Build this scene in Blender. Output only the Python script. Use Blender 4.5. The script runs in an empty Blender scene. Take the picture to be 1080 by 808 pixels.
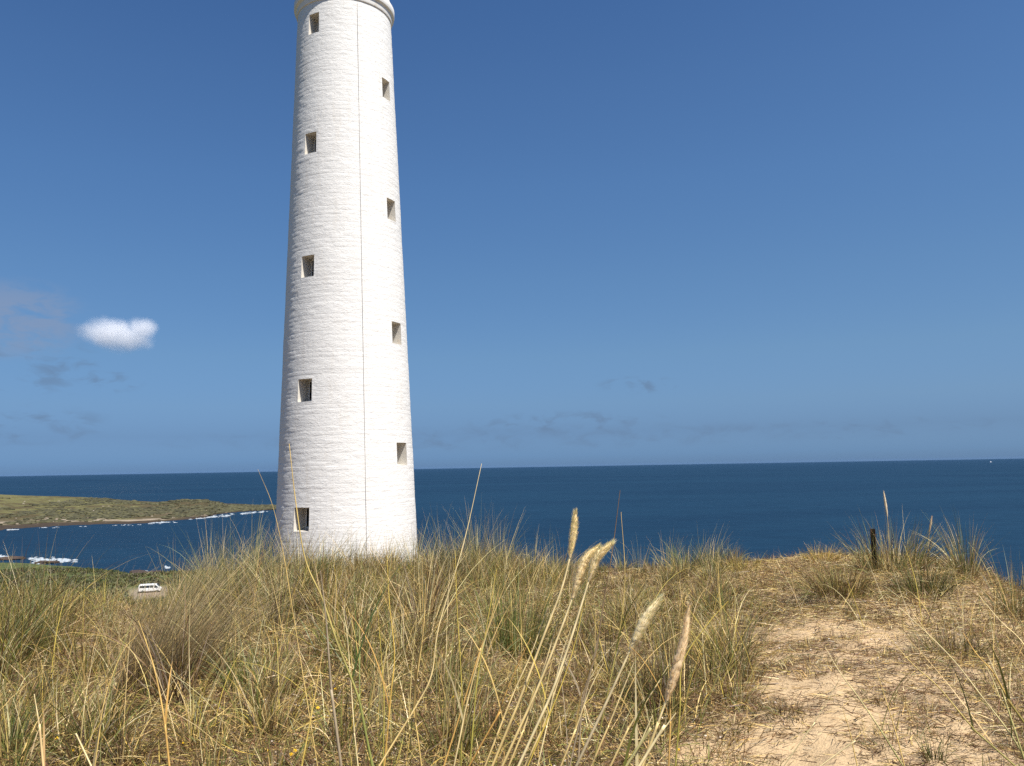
import bpy, bmesh, math, random
import numpy as np
from mathutils import Vector, Matrix, noise as mnoise

R = math.radians
rng = np.random.default_rng(7)
random.seed(7)
sc = bpy.context.scene
C = sc.collection

# ------------------------------------------------------------------ camera
CAM = np.array([0.0, 0.0, 45.0])
FPX, W0, H0 = 870.0, 1080.0, 808.0
PITCH, ROLL = R(5.80), R(1.0)
F_ = np.array([0, math.cos(PITCH), math.sin(PITCH)])
U0 = np.array([0, -math.sin(PITCH), math.cos(PITCH)])
R0 = np.array([1.0, 0, 0])
R_ = R0 * math.cos(ROLL) - U0 * math.sin(ROLL)
U_ = U0 * math.cos(ROLL) + R0 * math.sin(ROLL)

def ray(x, y):
    d = F_ + R_ * ((x - W0 / 2) / FPX) + U_ * ((H0 / 2 - y) / FPX)
    return d / np.linalg.norm(d)

def at_dist(x, y, dist):
    """point on the sight line of a photo pixel at a horizontal distance"""
    d = ray(x, y)
    return CAM + d * (dist / math.hypot(d[0], d[1]))

def depression(x, y):
    d = ray(x, y)
    return -d[2] / math.hypot(d[0], d[1]), math.atan2(d[0], d[1])

cam = bpy.data.cameras.new('camera')
cam.sensor_width = 36.0
cam.lens = 36.0 * FPX / W0
cam.clip_start = 0.05
cam.clip_end = 300000
co = bpy.data.objects.new('camera', cam)
C.objects.link(co)
m = Matrix(((R_[0], U_[0], -F_[0]), (R_[1], U_[1], -F_[1]), (R_[2], U_[2], -F_[2])))
co.matrix_world = Matrix.Translation(Vector(CAM)) @ m.to_4x4()
sc.camera = co

# ------------------------------------------------------------------ sun, sky
SUN_EL = R(60)
sun_dir = Vector((math.sin(R(42)) * math.cos(SUN_EL), -math.cos(R(42)) * math.cos(SUN_EL), math.sin(SUN_EL)))
sd = bpy.data.lights.new('sun', 'SUN')
sd.energy = 4.8
sd.angle = R(0.53)
sd.color = (1.0, 0.955, 0.89)
so = bpy.data.objects.new('sun', sd)
C.objects.link(so)
so.rotation_euler = sun_dir.to_track_quat('Z', 'Y').to_euler()
so.location = (0, 0, 120)

world = bpy.data.worlds.new('World')
sc.world = world
world.use_nodes = True
nt = world.node_tree
nt.nodes.clear()

class NG:
    """small helper for building node trees"""
    def __init__(s, nt): s.nt = nt
    def n(s, t, **kw):
        o = s.nt.nodes.new(t)
        for k, v in kw.items(): setattr(o, k, v)
        return o
    def link(s, a, b): s.nt.links.new(a, b)
    def put(s, sock, v):
        if hasattr(v, 'is_output') or isinstance(v, bpy.types.NodeSocket): s.link(v, sock)
        else: sock.default_value = v
    def math(s, op, a, b=None, c=None, clamp=False):
        o = s.n('ShaderNodeMath', operation=op, use_clamp=clamp)
        s.put(o.inputs[0], a)
        if b is not None: s.put(o.inputs[1], b)
        if c is not None: s.put(o.inputs[2], c)
        return o.outputs[0]
    def mix(s, f, a, b, mode='MIX'):
        o = s.n('ShaderNodeMix', data_type='RGBA', blend_type=mode)
        s.put(o.inputs[0], f)
        s.put(o.inputs[6], a if not isinstance(a, tuple) else (*a, 1)[:4])
        s.put(o.inputs[7], b if not isinstance(b, tuple) else (*b, 1)[:4])
        return o.outputs[2]
    def noise(s, vec, scale, detail=4, rough=.55, dist=0.0, out=0):
        o = s.n('ShaderNodeTexNoise')
        if vec is not None: s.link(vec, o.inputs['Vector'])
        o.inputs['Scale'].default_value = scale
        o.inputs['Detail'].default_value = detail
        o.inputs['Roughness'].default_value = rough
        o.inputs['Distortion'].default_value = dist
        return o.outputs[out]
    def ramp(s, f, stops, interp='LINEAR'):
        o = s.n('ShaderNodeValToRGB')
        o.color_ramp.interpolation = interp
        el = o.color_ramp.elements
        while len(el) < len(stops): el.new(0.5)
        for e, (p, c) in zip(el, stops):
            e.position = p
            e.color = (*c, 1) if isinstance(c, tuple) else (c, c, c, 1)
        s.link(f, o.inputs[0])
        return o.outputs[0]
    def smooth(s, v, a, b, lo=0.0, hi=1.0):
        o = s.n('ShaderNodeMapRange', interpolation_type='SMOOTHSTEP')
        s.put(o.inputs[0], v)
        for i, q in zip((1, 2, 3, 4), (a, b, lo, hi)): o.inputs[i].default_value = q
        return o.outputs[0]

g = NG(nt)
sky = g.n('ShaderNodeTexSky', sky_type='NISHITA')
sky.sun_disc = False
sky.sun_elevation = SUN_EL
# sky rotation is measured clockwise from +Y seen from above
sky.sun_rotation = math.atan2(sun_dir.x, sun_dir.y)
sky.altitude = 50
sky.air_density = 1.0
sky.dust_density = 0.6
sky.ozone_density = 2.5
tc = g.n('ShaderNodeTexCoord')
sep = g.n('ShaderNodeSeparateXYZ')
g.link(tc.outputs['Generated'], sep.inputs[0])
dx, dy, dz = sep.outputs
el = g.math('ARCSINE', dz)
az = g.math('ARCTAN2', dx, dy)
# the air of the day: deeper blue than the clean-air model, a grey-blue bank along the horizon
elf = g.math('DIVIDE', el, R(45), clamp=True)
tint = g.ramp(elf, [(0.0, (0.177, 0.32, 0.671)), (0.016, (0.175, 0.318, 0.669)), (0.051, (0.182, 0.283, 0.525)), (0.095, (0.24, 0.336, 0.513)), (0.168, (0.297, 0.397, 0.519)), (0.284, (0.33, 0.45, 0.562)), (0.426, (0.349, 0.491, 0.621)), (0.561, (0.345, 0.493, 0.637)), (0.674, (0.321, 0.477, 0.638)), (1.0, (0.321, 0.477, 0.638))])
base = g.mix(1.0, sky.outputs[0], tint, 'MULTIPLY')
# the sky brightens away to the right of the lighthouse
base = g.mix(g.smooth(az, R(-25), R(40)), g.mix(1.0, base, (.93, .95, .97), 'MULTIPLY'), g.mix(1.0, base, (1.07, 1.05, 1.03), 'MULTIPLY'))
# thin grey wisps low in the sky
vec = g.n('ShaderNodeCombineXYZ')
g.link(az, vec.inputs[0]); g.link(g.math('MULTIPLY', el, 2.2), vec.inputs[1])
wn = g.noise(vec.outputs[0], 26, 6, .6, .4)
wn2 = g.noise(vec.outputs[0], 34, 5, .52, .5)
def azel(x, y):
    d = ray(x, y)
    return math.atan2(d[0], d[1]), math.asin(d[2])
def wisp(x, y, w, h, lo, hi, tex):
    a, e = azel(x, y)
    u = g.math('DIVIDE', g.math('SUBTRACT', az, a), w / FPX)
    v = g.math('DIVIDE', g.math('SUBTRACT', el, e), h / FPX)
    r2 = g.math('ADD', g.math('MULTIPLY', u, u), g.math('MULTIPLY', v, v))
    fall = g.smooth(r2, 0, 1.0, 1, 0)
    s = g.math('MULTIPLY', fall, g.smooth(tex, lo, hi))
    return s
grey = None
for a in [(25, 385, 90, 34, .46, .72, wn2), (20, 448, 95, 22, .44, .74, wn2), (672, 406, 48, 12, .46, .68, wn2),
          (600, 446, 130, 15, .44, .70, wn2), (540, 462, 420, 16, .40, .80, wn), (900, 452, 160, 12, .47, .8, wn2), (110, 402, 40, 14, .48, .7, wn2)]:
    s = wisp(*a)
    grey = s if grey is None else g.math('MAXIMUM', grey, s)
base = g.mix(g.math('MULTIPLY', grey, .62), base, (.80, 1.25, 2.0))
pale = wisp(12, 336, 80, 42, .34, .60, wn)
base = g.mix(g.math('MULTIPLY', pale, .75), base, (1.36, 1.82, 2.75))
bg = g.n('ShaderNodeBackground')
bg.inputs['Strength'].default_value = 0.1
g.link(base, bg.inputs['Color'])
out = g.n('ShaderNodeOutputWorld')
g.link(bg.outputs[0], out.inputs['Surface'])

sc.view_settings.view_transform = 'Standard'
sc.view_settings.look = 'None'
sc.view_settings.gamma = 1
sc.view_settings.exposure = 0.80
sc.cycles.max_bounces = 8
sc.cycles.diffuse_bounces = 5
sc.cycles.glossy_bounces = 2
sc.cycles.transmission_bounces = 5
sc.cycles.volume_bounces = 4
sc.cycles.volume_step_rate = 1.0
sc.cycles.sample_clamp_indirect = 6
sc.cycles.use_adaptive_sampling = True
sc.cycles.adaptive_threshold = 0.01
sc.cycles.use_denoising = False

# ------------------------------------------------------------------ helpers
def prop(o, label=None, cat=None, group=None, kind=None):
    if label: o['label'] = label
    if cat: o['category'] = cat
    if group: o['group'] = group
    if kind: o['kind'] = kind
    return o

def link(name, me, mats, parent=None):
    o = bpy.data.objects.new(name, me)
    C.objects.link(o)
    for mt in (mats if isinstance(mats, (list, tuple)) else [mats]): me.materials.append(mt)
    if parent is not None: o.parent = parent
    return o

def empty(name, loc, rz=0.0):
    o = bpy.data.objects.new(name, None)
    C.objects.link(o)
    o.location = loc
    o.rotation_euler = (0, 0, rz)
    o.empty_display_size = .2
    return o

def mesh_np(name, V, Q, cols=None, smooth=False, T=None):
    """mesh from numpy verts, quads (and triangles)"""
    me = bpy.data.meshes.new(name)
    V = np.asarray(V, dtype=np.float32).reshape(-1, 3)
    Q = np.asarray(Q, dtype=np.int32).reshape(-1, 4)
    T = np.zeros((0, 3), np.int32) if T is None else np.asarray(T, dtype=np.int32).reshape(-1, 3)
    me.vertices.add(len(V)); me.vertices.foreach_set('co', V.ravel())
    nl = Q.size + T.size
    me.loops.add(nl)
    me.loops.foreach_set('vertex_index', np.concatenate([Q.ravel(), T.ravel()]))
    me.polygons.add(len(Q) + len(T))
    st = np.concatenate([np.arange(len(Q)) * 4, Q.size + np.arange(len(T)) * 3]).astype(np.int32)
    me.polygons.foreach_set('loop_start', st)
    if smooth: me.polygons.foreach_set('use_smooth', np.ones(len(st), dtype=bool))
    me.update(calc_edges=True)
    if cols is not None:
        for nm, c in (cols.items() if isinstance(cols, dict) else (('Col', cols),)):
            c = np.asarray(c, dtype=np.float32)
            if c.ndim == 1: c = np.repeat(c[:, None], 3, 1)
            a = me.color_attributes.new(nm, 'FLOAT_COLOR', 'POINT')
            full = np.ones((len(V), 4), np.float32); full[:, :3] = c
            a.data.foreach_set('color', full.ravel())
    return me

def mesh_bm(name, bm, smooth=False):
    me = bpy.data.meshes.new(name)
    bm.normal_update()
    bm.to_mesh(me); bm.free()
    if smooth:
        for p in me.polygons: p.use_smooth = True
    return me

def hash2(ix, iy, seed):
    h = (ix.astype(np.int64) * 374761393 + iy.astype(np.int64) * 668265263 + seed * 1274126177) & 0xFFFFFFFF
    h = ((h ^ (h >> 13)) * 1274126177) & 0xFFFFFFFF
    h = (h ^ (h >> 16)) & 0xFFFFFFFF
    return h / 4294967295.0

def vn(x, y, seed=0):
    ix, iy = np.floor(x), np.floor(y)
    fx, fy = x - ix, y - iy
    fx = fx * fx * (3 - 2 * fx); fy = fy * fy * (3 - 2 * fy)
    a = hash2(ix, iy, seed); b = hash2(ix + 1, iy, seed)
    c = hash2(ix, iy + 1, seed); d = hash2(ix + 1, iy + 1, seed)
    return (a * (1 - fx) + b * fx) * (1 - fy) + (c * (1 - fx) + d * fx) * fy

def fbm(x, y, seed=0, octv=4, gain=.5):
    x = np.asarray(x, float); y = np.asarray(y, float)
    s, amp, tot = 0, 1.0, 0
    for i in range(octv):
        s = s + amp * (vn(x * 2 ** i + 13.7 * i, y * 2 ** i - 7.1 * i, seed + i) - .5)
        tot += amp; amp *= gain
    return s / tot * 2      # about -1..1

def sm(x, a, b):
    t = np.clip((x - a) / (b - a), 0, 1)
    return t * t * (3 - 2 * t)

def new_mat(name):
    mt = bpy.data.materials.new(name)
    mt.use_nodes = True
    mt.node_tree.nodes.clear()
    return mt, NG(mt.node_tree)

def finish(g, shader, disp=None):
    o = g.n('ShaderNodeOutputMaterial')
    g.link(shader, o.inputs['Surface'])
    if disp is not None: g.link(disp, o.inputs['Displacement'])

def pbsdf(g, color, rough=.6, metal=0, spec=.4, normal=None):
    p = g.n('ShaderNodeBsdfPrincipled')
    g.put(p.inputs['Base Color'], color if not isinstance(color, tuple) else (*color, 1)[:4])
    g.put(p.inputs['Roughness'], rough)
    p.inputs['Metallic'].default_value = metal
    p.inputs['Specular IOR Level'].default_value = spec
    if normal is not None: g.link(normal, p.inputs['Normal'])
    return p.outputs[0]

def bump(g, h, dist, strength=1.0, normal=None):
    b = g.n('ShaderNodeBump')
    b.inputs['Strength'].default_value = strength
    b.inputs['Distance'].default_value = dist
    g.link(h, b.inputs['Height'])
    if normal is not None: g.link(normal, b.inputs['Normal'])
    return b.outputs[0]

def simple(name, color, rough=.6, metal=0, spec=.4, var=.15, scale=8):
    mt, g = new_mat(name)
    tc = g.n('ShaderNodeTexCoord').outputs['Object']
    n = g.noise(tc, scale, 5)
    col = g.mix(n, tuple(c * (1 - var) for c in color), tuple(min(1, c * (1 + var)) for c in color))
    finish(g, pbsdf(g, col, rough, metal, spec))
    return mt

# ------------------------------------------------------------------ materials
def mat_grass(name, trans=.28, rough=.5):
    mt, g = new_mat(name)
    vc = g.n('ShaderNodeVertexColor', layer_name='Col').outputs[0]
    tc = g.n('ShaderNodeNewGeometry').outputs['Position']
    n = g.noise(tc, 60, 2)
    col = g.mix(n, vc, g.mix(1.0, vc, (.72, .70, .66), 'MULTIPLY'))
    p = pbsdf(g, col, rough, 0, .35)
    t = g.n('ShaderNodeBsdfTranslucent')
    g.link(col, t.inputs[0])
    mx = g.n('ShaderNodeMixShader'); mx.inputs[0].default_value = trans
    g.link(p, mx.inputs[1]); g.link(t.outputs[0], mx.inputs[2])
    finish(g, mx.outputs[0])
    return mt
M_GRASS = mat_grass('grass', .16)
M_HEAD = mat_grass('seed_head', .5, .9)
M_STEM = mat_grass('stem', 0.0, .45)

# near dune ground: sand, stained crust, and humus with gap shade in its colour
M_GROUND, g = new_mat('dune_ground')
pos = g.n('ShaderNodeNewGeometry').outputs['Position']
veg = g.n('ShaderNodeVertexColor', layer_name='Veg')
sepv = g.n('ShaderNodeSeparateColor'); g.link(veg.outputs[0], sepv.inputs[0])
v_near, v_far, v_lot = sepv.outputs[0], sepv.outputs[1], sepv.outputs[2]
n1 = g.noise(pos, 1.1, 6, .6, .3)
n2 = g.noise(pos, 9, 6, .65, .5)
n3 = g.noise(pos, 90, 3, .6)
n4 = g.noise(pos, 480, 2, .5)
sand = g.mix(n2, (.45, .32, .18), (.61, .45, .265))
sand = g.mix(g.smooth(n4, .35, .75), sand, g.mix(1.0, sand, (.78, .75, .72), 'MULTIPLY'))
shaded_humus = g.mix(n3, (.07, .05, .028), (.27, .19, .105))  # brown soil under the grass, deepened to paint in shade between tussocks
mk = g.math('ADD', g.math('MULTIPLY', v_near, .8), g.math('MULTIPLY', g.math('SUBTRACT', g.math('ADD', n2, n3), 1.0), 1.3))
mk = g.smooth(mk, .2, .62)
near = g.mix(mk, sand, shaded_humus)
fn = g.noise(pos, .12, 8, .65, .4)
fn2 = g.noise(pos, .55, 6, .6)
scrubc = g.mix(g.smooth(fn, .38, .62), (.085, .10, .030), (.045, .062, .022))
scrubc = g.mix(g.smooth(fn2, .55, .8), scrubc, (.20, .16, .085))
lot = g.mix(fn2, (.33, .25, .19), (.24, .185, .14))
far = g.mix(v_lot, scrubc, lot)
col = g.mix(v_far, near, far)
h = g.math('ADD', g.math('MULTIPLY', n3, .35), g.math('ADD', n2, g.math('MULTIPLY', n4, .12)))
finish(g, pbsdf(g, col, .95, 0, .15, bump(g, h, .03, .8)))

M_LAND, g = new_mat('headland_ground')
pos = g.n('ShaderNodeNewGeometry').outputs['Position']
att = g.n('ShaderNodeVertexColor', layer_name='Veg')
sepv = g.n('ShaderNodeSeparateColor'); g.link(att.outputs[0], sepv.inputs[0])
sandm, rockm, greenm = sepv.outputs
a1 = g.noise(pos, .012, 8, .62, .6)
a2 = g.noise(pos, .05, 7, .65, .3)
a3 = g.noise(pos, .22, 5, .6)
field = g.mix(a3, (.090, .092, .034), (.140, .125, .056))
field = g.mix(g.smooth(a2, .5, .72), field, (.15, .12, .068))
scr = g.mix(a3, (.042, .036, .018), (.10, .078, .040))
sel = g.smooth(g.math('SUBTRACT', g.math('ADD', g.math('MULTIPLY', a1, .55), g.math('MULTIPLY', a2, .45)), g.math('MULTIPLY', g.math('SUBTRACT', greenm, .5), .16)), .45, .52)
c = g.mix(sel, field, scr)
c = g.mix(g.smooth(a3, .66, .76), c, (.40, .34, .26))
c = g.mix(g.math('MULTIPLY', sandm, g.smooth(a2, .36, .56)), c, (.27, .22, .165))
c = g.mix(rockm, c, g.mix(a3, (.026, .020, .016), (.065, .050, .038)))
finish(g, pbsdf(g, c, .95, 0, .1, bump(g, g.math('ADD', a3, a2), 2.0, .8)))

M_SEA, g = new_mat('sea')
pos = g.n('ShaderNodeNewGeometry').outputs['Position']
mp = g.n('ShaderNodeMapping'); g.link(pos, mp.inputs[0])
mp.inputs['Rotation'].default_value = (0, 0, R(25)); mp.inputs['Scale'].default_value = (1, 2.6, 1)
w1 = g.noise(mp.outputs[0], .035, 8, .62, .3)
w2 = g.noise(mp.outputs[0], .22, 6, .6, .2)
big = g.noise(mp.outputs[0], .0012, 6, .6, .8)
deep = g.mix(g.smooth(big, .3, .7), (.0032, .0165, .0360), (.0050, .0225, .0450))
deep = g.mix(g.smooth(w1, .35, .7), deep, g.mix(1.0, deep, (1.35, 1.3, 1.25), 'MULTIPLY'))
p = g.n('ShaderNodeBsdfPrincipled')
g.link(deep, p.inputs['Base Color'])
p.inputs['Roughness'].default_value = .45
p.inputs['IOR'].default_value = 1.33
p.inputs['Specular IOR Level'].default_value = .14
g.link(bump(g, g.math('ADD', w1, g.math('MULTIPLY', w2, .3)), 1.0, .5), p.inputs['Normal'])
finish(g, p.outputs[0])

M_FOAM, g = new_mat('foam')
pos = g.n('ShaderNodeNewGeometry').outputs['Position']
fo = g.noise(pos, .6, 4)
finish(g, pbsdf(g, g.mix(fo, (.20, .25, .29), (.44, .47, .49)), .8, 0, .3))

# whitewashed masonry
def mat_white(name, courses=True, tone=(.685, .668, .632)):
    mt, g = new_mat(name)
    if courses:
        uv = g.n('ShaderNodeUVMap', uv_map='UVMap').outputs[0]
        pos = g.n('ShaderNodeTexCoord').outputs['Object']
        br = g.n('ShaderNodeTexBrick')
        wob = g.noise(uv, 1.3, 3, .6, 0, 1)
        ad = g.n('ShaderNodeVectorMath', operation='MULTIPLY_ADD')
        g.link(wob, ad.inputs[0]); ad.inputs[1].default_value = (.22, .13, 0); g.link(uv, ad.inputs[2])
        g.link(ad.outputs[0], br.inputs['Vector'])
        br.inputs['Scale'].default_value = 1.0
        br.inputs['Brick Width'].default_value = .78
        br.inputs['Row Height'].default_value = .31
        br.inputs['Mortar Size'].default_value = .018
        br.inputs['Mortar Smooth'].default_value = .6
        br.inputs['Color1'].default_value = (1, 1, 1, 1)
        br.inputs['Color2'].default_value = (.72, .72, .72, 1)
        br.inputs['Mortar'].default_value = (.35, .35, .35, 1)
        brk = br.outputs[0]
        mp = g.n('ShaderNodeMapping'); g.link(uv, mp.inputs[0]); mp.inputs['Scale'].default_value = (1, 2.3, 1)
        a = g.noise(mp.outputs[0], 2.2, 7, .68, .6)
        b = g.noise(mp.outputs[0], 7.5, 5, .65, .3)
        fine = g.noise(mp.outputs[0], 5.0, 6, .75, 1.2)
        lump = g.noise(mp.outputs[0], 1.7, 5, .6, 1.4)
        h = g.math('ADD', g.math('MULTIPLY', brk, .20), g.math('ADD', g.math('MULTIPLY', g.smooth(lump, .44, .56), .34), g.math('ADD', g.math('MULTIPLY', g.smooth(fine, .42, .58), .16), g.math('MULTIPLY', b, .22))))
        nrm = bump(g, h, .034, .55)
        pits = g.math('MULTIPLY', g.smooth(fine, .66, .71), g.smooth(a, .42, .6))
        c = g.mix(g.smooth(a, .3, .75), tuple(t * .965 for t in tone), tone)
        mort = g.math('SUBTRACT', 1.0, brk)
        c = g.mix(g.math('MULTIPLY', g.smooth(mort, .35, .65), g.smooth(a, .46, .66)), c, tuple(t * .60 for t in tone))
        c = g.mix(g.math('MULTIPLY', pits, .75), c, (.44, .38, .31))
        st = g.n('ShaderNodeMapping'); g.link(uv, st.inputs[0]); st.inputs['Scale'].default_value = (1, .12, 1)
        strk = g.noise(st.outputs[0], 1.6, 5, .6)
        c = g.mix(g.math('MULTIPLY', g.smooth(strk, .52, .75), .30), c, (.56, .50, .42))
    else:
        pos = g.n('ShaderNodeTexCoord').outputs['Object']
        a = g.noise(pos, 2.2, 6, .65)
        b = g.noise(pos, 11, 4, .6)
        c = g.mix(g.smooth(a, .5, .78), tone, (.60, .52, .42))
        nrm = bump(g, g.math('ADD', a, g.math('MULTIPLY', b, .5)), .03, .7)
    finish(g, pbsdf(g, c, .75, 0, .25, nrm))
    return mt
M_WALL = mat_white('whitewashed_masonry')
M_TRIM = mat_white('whitewashed_trim', False)
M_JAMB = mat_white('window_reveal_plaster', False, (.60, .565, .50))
M_DARKGLASS = simple('dark_window_glass', (.012, .013, .015), .12, 0, .5)
M_CABLE = simple('weathered_cable', (.50, .47, .43), .6)
M_RAIL = simple('painted_rail', (.72, .72, .70), .4)
M_RED = simple('lantern_roof_paint', (.62, .60, .57), .45)

# ------------------------------------------------------------------ terrain
crest_px = np.array([(-400, 636), (-150, 638), (0, 638), (90, 641), (175, 643), (230, 628), (300, 606), (380, 600), (450, 600), (540, 602),
                     (590, 606), (650, 603), (720, 601), (780, 598), (830, 591), (870, 587), (930, 590), (1000, 594), (1035, 605), (1080, 630), (1200, 650), (1500, 660)], float)
cs = np.array([depression(x, y) for x, y in crest_px])
def crest_slope(a): return np.interp(a, cs[:, 1], cs[:, 0])
def az_of(x, y=600): return depression(x, y)[1]
rc_pts = np.array([(az_of(-400), 11.5), (az_of(0), 11.5), (az_of(200), 12), (az_of(366), 12.5), (az_of(600), 12.8), (az_of(830), 12.5), (az_of(930), 12.0), (az_of(1080), 11.0), (az_of(1400), 10.5)])
def rc(a): return np.interp(a, rc_pts[:, 0], rc_pts[:, 1])
def sea_r(x, y): return 45 / depression(x, y)[0]
sh_pts = np.array([(az_of(-400), sea_r(-400, 598)), (az_of(0), sea_r(0, 594)), (az_of(75), sea_r(75, 597)), (az_of(110), sea_r(110, 602)), (az_of(135), sea_r(135, 608)), (az_of(180), sea_r(180, 611)), (az_of(366), 300), (az_of(540), 225), (az_of(1080), 205), (az_of(2000), 205)])
def shore(a): return np.interp(a, sh_pts[:, 0], sh_pts[:, 1])

ZLOT = 45 - 238 * depression(158, 624.6)[0]     # the level of the gravel parking place
def ground_z(a, r):
    a = np.asarray(a, float); r = np.asarray(r, float)
    a, r = np.broadcast_arrays(a, r)
    s, k = crest_slope(a), rc(a)
    zc = 45 - s * k
    t = sm(r, 2.5, 12)
    z_in = 43.46 * (1 - t) + t * zc
    x, y = r * np.sin(a), r * np.cos(a)
    # hummocks of the near dune, sand ripples and trampled relief
    rel = .10 * fbm(x * .9, y * .9, 3, 3) + .045 * fbm(x * 3.1, y * 3.1, 9, 3) + .028 * fbm(x * 7, y * 7, 15, 4, .6)
    rel = rel * (1 - .6 * sm(r, k - 2.0, k)) * (1 - sm(r, k + 8, k + 20))
    # beyond the crest the dune falls away under the line of sight
    drop = 45 - s * r - 1.1 * sm(r, k, k + 7) - .9 * sm(r, k + 6, 40)
    ze = 45 - s * 64 - 2.0
    R1 = shore(a)
    left = 1 - sm(a, R(-20), R(-14))
    f = np.clip((r - 64) / (R1 - 64), 0, 1.4)
    z_right = ze * (1 - np.clip(f, 0, 1) ** 1.0)
    zl = np.interp(r, [64, 120, 165, 214, 226, 256, 300], [34.0, 26.0, 20.0, ZLOT - .1, ZLOT, ZLOT - .2, ZLOT - 3.2])
    zl = np.where(r > 300, (ZLOT - 3.2) * (1 - np.clip((r - 300) / (R1 - 300), 0, 1)), zl)
    zl = zl * 1.0 + (ze - 34.0) * (1 - sm(r, 64, 160))
    z_far = z_right * (1 - left) + zl * left
    z_far = z_far - 9 * sm(r, R1, R1 + 120) - .012 * np.clip(r - R1, 0, 4000)
    amp = sm(r, 20, 60) * (1 - .85 * np.exp(-((r - 242) / 16) ** 2)) * (1 - sm(r, R1 - 20, R1 + 20))
    z_far = z_far + amp * .8 * fbm(x * .07, y * .07, 31, 4)
    z = np.where(r < k, z_in, np.where(r < 64, drop, z_far))
    return z + rel

def gz(x, y): return float(ground_z(math.atan2(x, y), math.hypot(x, y)))

def hit(px, py, rmax=60):
    """where the sight line of a photo pixel meets the ground"""
    d = ray(px, py)
    hl = math.hypot(d[0], d[1]); a = math.atan2(d[0], d[1])
    rs = np.linspace(1.5, rmax, 3000)
    zl = 45 + d[2] / hl * rs
    zg = ground_z(a, rs)
    i = np.argmax(zl <= zg)
    if zl[i] > zg[i]: i = int(np.argmin(np.abs(rs - rc(a))))
    r = rs[i]
    return np.array([r * math.sin(a), r * math.cos(a), float(ground_z(a, r))])

def project(P):
    d = P - CAM
    zc = d @ F_
    return W0 / 2 + FPX * (d @ R_) / zc, H0 / 2 - FPX * (d @ U_) / zc

def path_mask(x, y):
    """1 on the sandy track, 0 in the grass; world coordinates"""
    cx = 1.98 + .22 * (y - 4.3) + .12 * np.sin(y * .9)      # centre of the track
    cx = np.where(y < 4.3, 1.98, cx)
    wd = .80 + .02 * (y - 4)
    d = np.abs(x - cx) + .55 * fbm(x * 1.3, y * 1.3, 77, 3)
    m = 1 - sm(d, wd * .62, wd * 1.25)
    return m * (1 - sm(y, 6.2, 8.6))

az1 = np.concatenate([np.arange(-180, -44, 4.0), np.arange(-44, 40, .13), np.arange(40, 180.1, 4.0)])
r1 = np.concatenate([np.geomspace(.25, 3.4, 26)[:-1], np.arange(3.4, 14, .028), np.geomspace(14, 64, 60)[1:], np.linspace(64, 440, 190)[1:], np.geomspace(440, 3500, 14)[1:]])
A, Rr = np.meshgrid(np.radians(az1), r1, indexing='ij')
Z = ground_z(A, Rr)
X, Y = Rr * np.sin(A), Rr * np.cos(A)
V = np.stack([X, Y, Z], -1).reshape(-1, 3)
na, nr = A.shape
idx = np.arange(na * nr).reshape(na, nr)
Q = np.stack([idx[:-1, :-1], idx[:-1, 1:], idx[1:, 1:], idx[1:, :-1]], -1).reshape(-1, 4)[:, ::-1]
pm = path_mask(X, Y)
patch = sm(fbm(X * 1.6, Y * 1.6, 51, 5, .6), -.25, .3)
vnear = np.clip(.92 - .98 * pm + .40 * patch * pm, 0, 1)
vnear = vnear * (1 - .45 * sm(X, 2.2, 3.0) * sm(Y, 4, 5))
# bare sandy lip on the skyline right of the tower
pxx, pyy = project(V)
lip = np.exp(-((pxx.reshape(X.shape) - 870) / 60) ** 2) * sm(Rr, 9.5, 11) * (1 - sm(Rr, 12.6, 14))
vnear = np.clip(vnear - .8 * lip, 0, 1)
vfar = sm(Rr, 60, 110)
lot = np.exp(-((Rr - 237) / 12) ** 4) * np.exp(-((A - az_of(160)) / R(1.25)) ** 4)
me = mesh_np('ground', V, Q, {'Veg': np.stack([vnear, vfar, lot], -1).reshape(-1, 3)}, smooth=True)
prop(link('ground', me, M_GROUND), kind='structure')

# sea: one disc to the horizon
rs = np.concatenate([[0.0], np.geomspace(60, 70000, 60)])
an = np.radians(np.arange(0, 360, 3))
Vs = np.array([[r * math.sin(a), r * math.cos(a), 0.0] for r in rs for a in an])
n = len(an); Qs = []
for i in range(len(rs) - 1):
    for j in range(n):
        Qs.append((i * n + j, i * n + (j + 1) % n, (i + 1) * n + (j + 1) % n, (i + 1) * n + j))
prop(link('sea', mesh_np('sea', Vs, np.array(Qs)[:, ::-1]), M_SEA), kind='structure')

# headland across the bay
sky_px = [(-500, 512), (-200, 517), (0, 521.7), (28, 523), (72, 524), (111, 525.8), (139, 528.6), (167, 530), (181, 528.5), (194, 527), (217, 527), (231, 530), (239, 532.3), (292, 533), (330, 537)]
wat_px = [(-500, 572), (-200, 564), (0, 558.6), (36, 556), (83, 553.6), (150, 552), (180, 549.4), (217, 546), (230, 542.5), (250, 540), (292, 537.5), (330, 538)]
sk = np.array([depression(*p) for p in sky_px]); wt = np.array([depression(*p) for p in wat_px])
ah = np.radians(np.arange(-62, -13.2, .07))
ssl = np.interp(ah, sk[:, 1], sk[:, 0]); wsl = np.interp(ah, wt[:, 1], wt[:, 0])
rsh = 45 / wsl
wid = np.interp(ah, [R(-60), az_of(0), az_of(150), az_of(235), az_of(292), az_of(330)], [560, 420, 300, 170, 45, 5])
rtop = rsh + wid
ztop = np.maximum(45 - ssl * rtop, .4)
tt = np.concatenate([np.linspace(-.12, 0, 6)[:-1], np.linspace(0, 1, 130), np.linspace(1, 1.9, 40)[1:]])
AH, TT = np.meshgrid(ah, tt, indexing='ij')
RH = rsh[:, None] + wid[:, None] * TT
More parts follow.
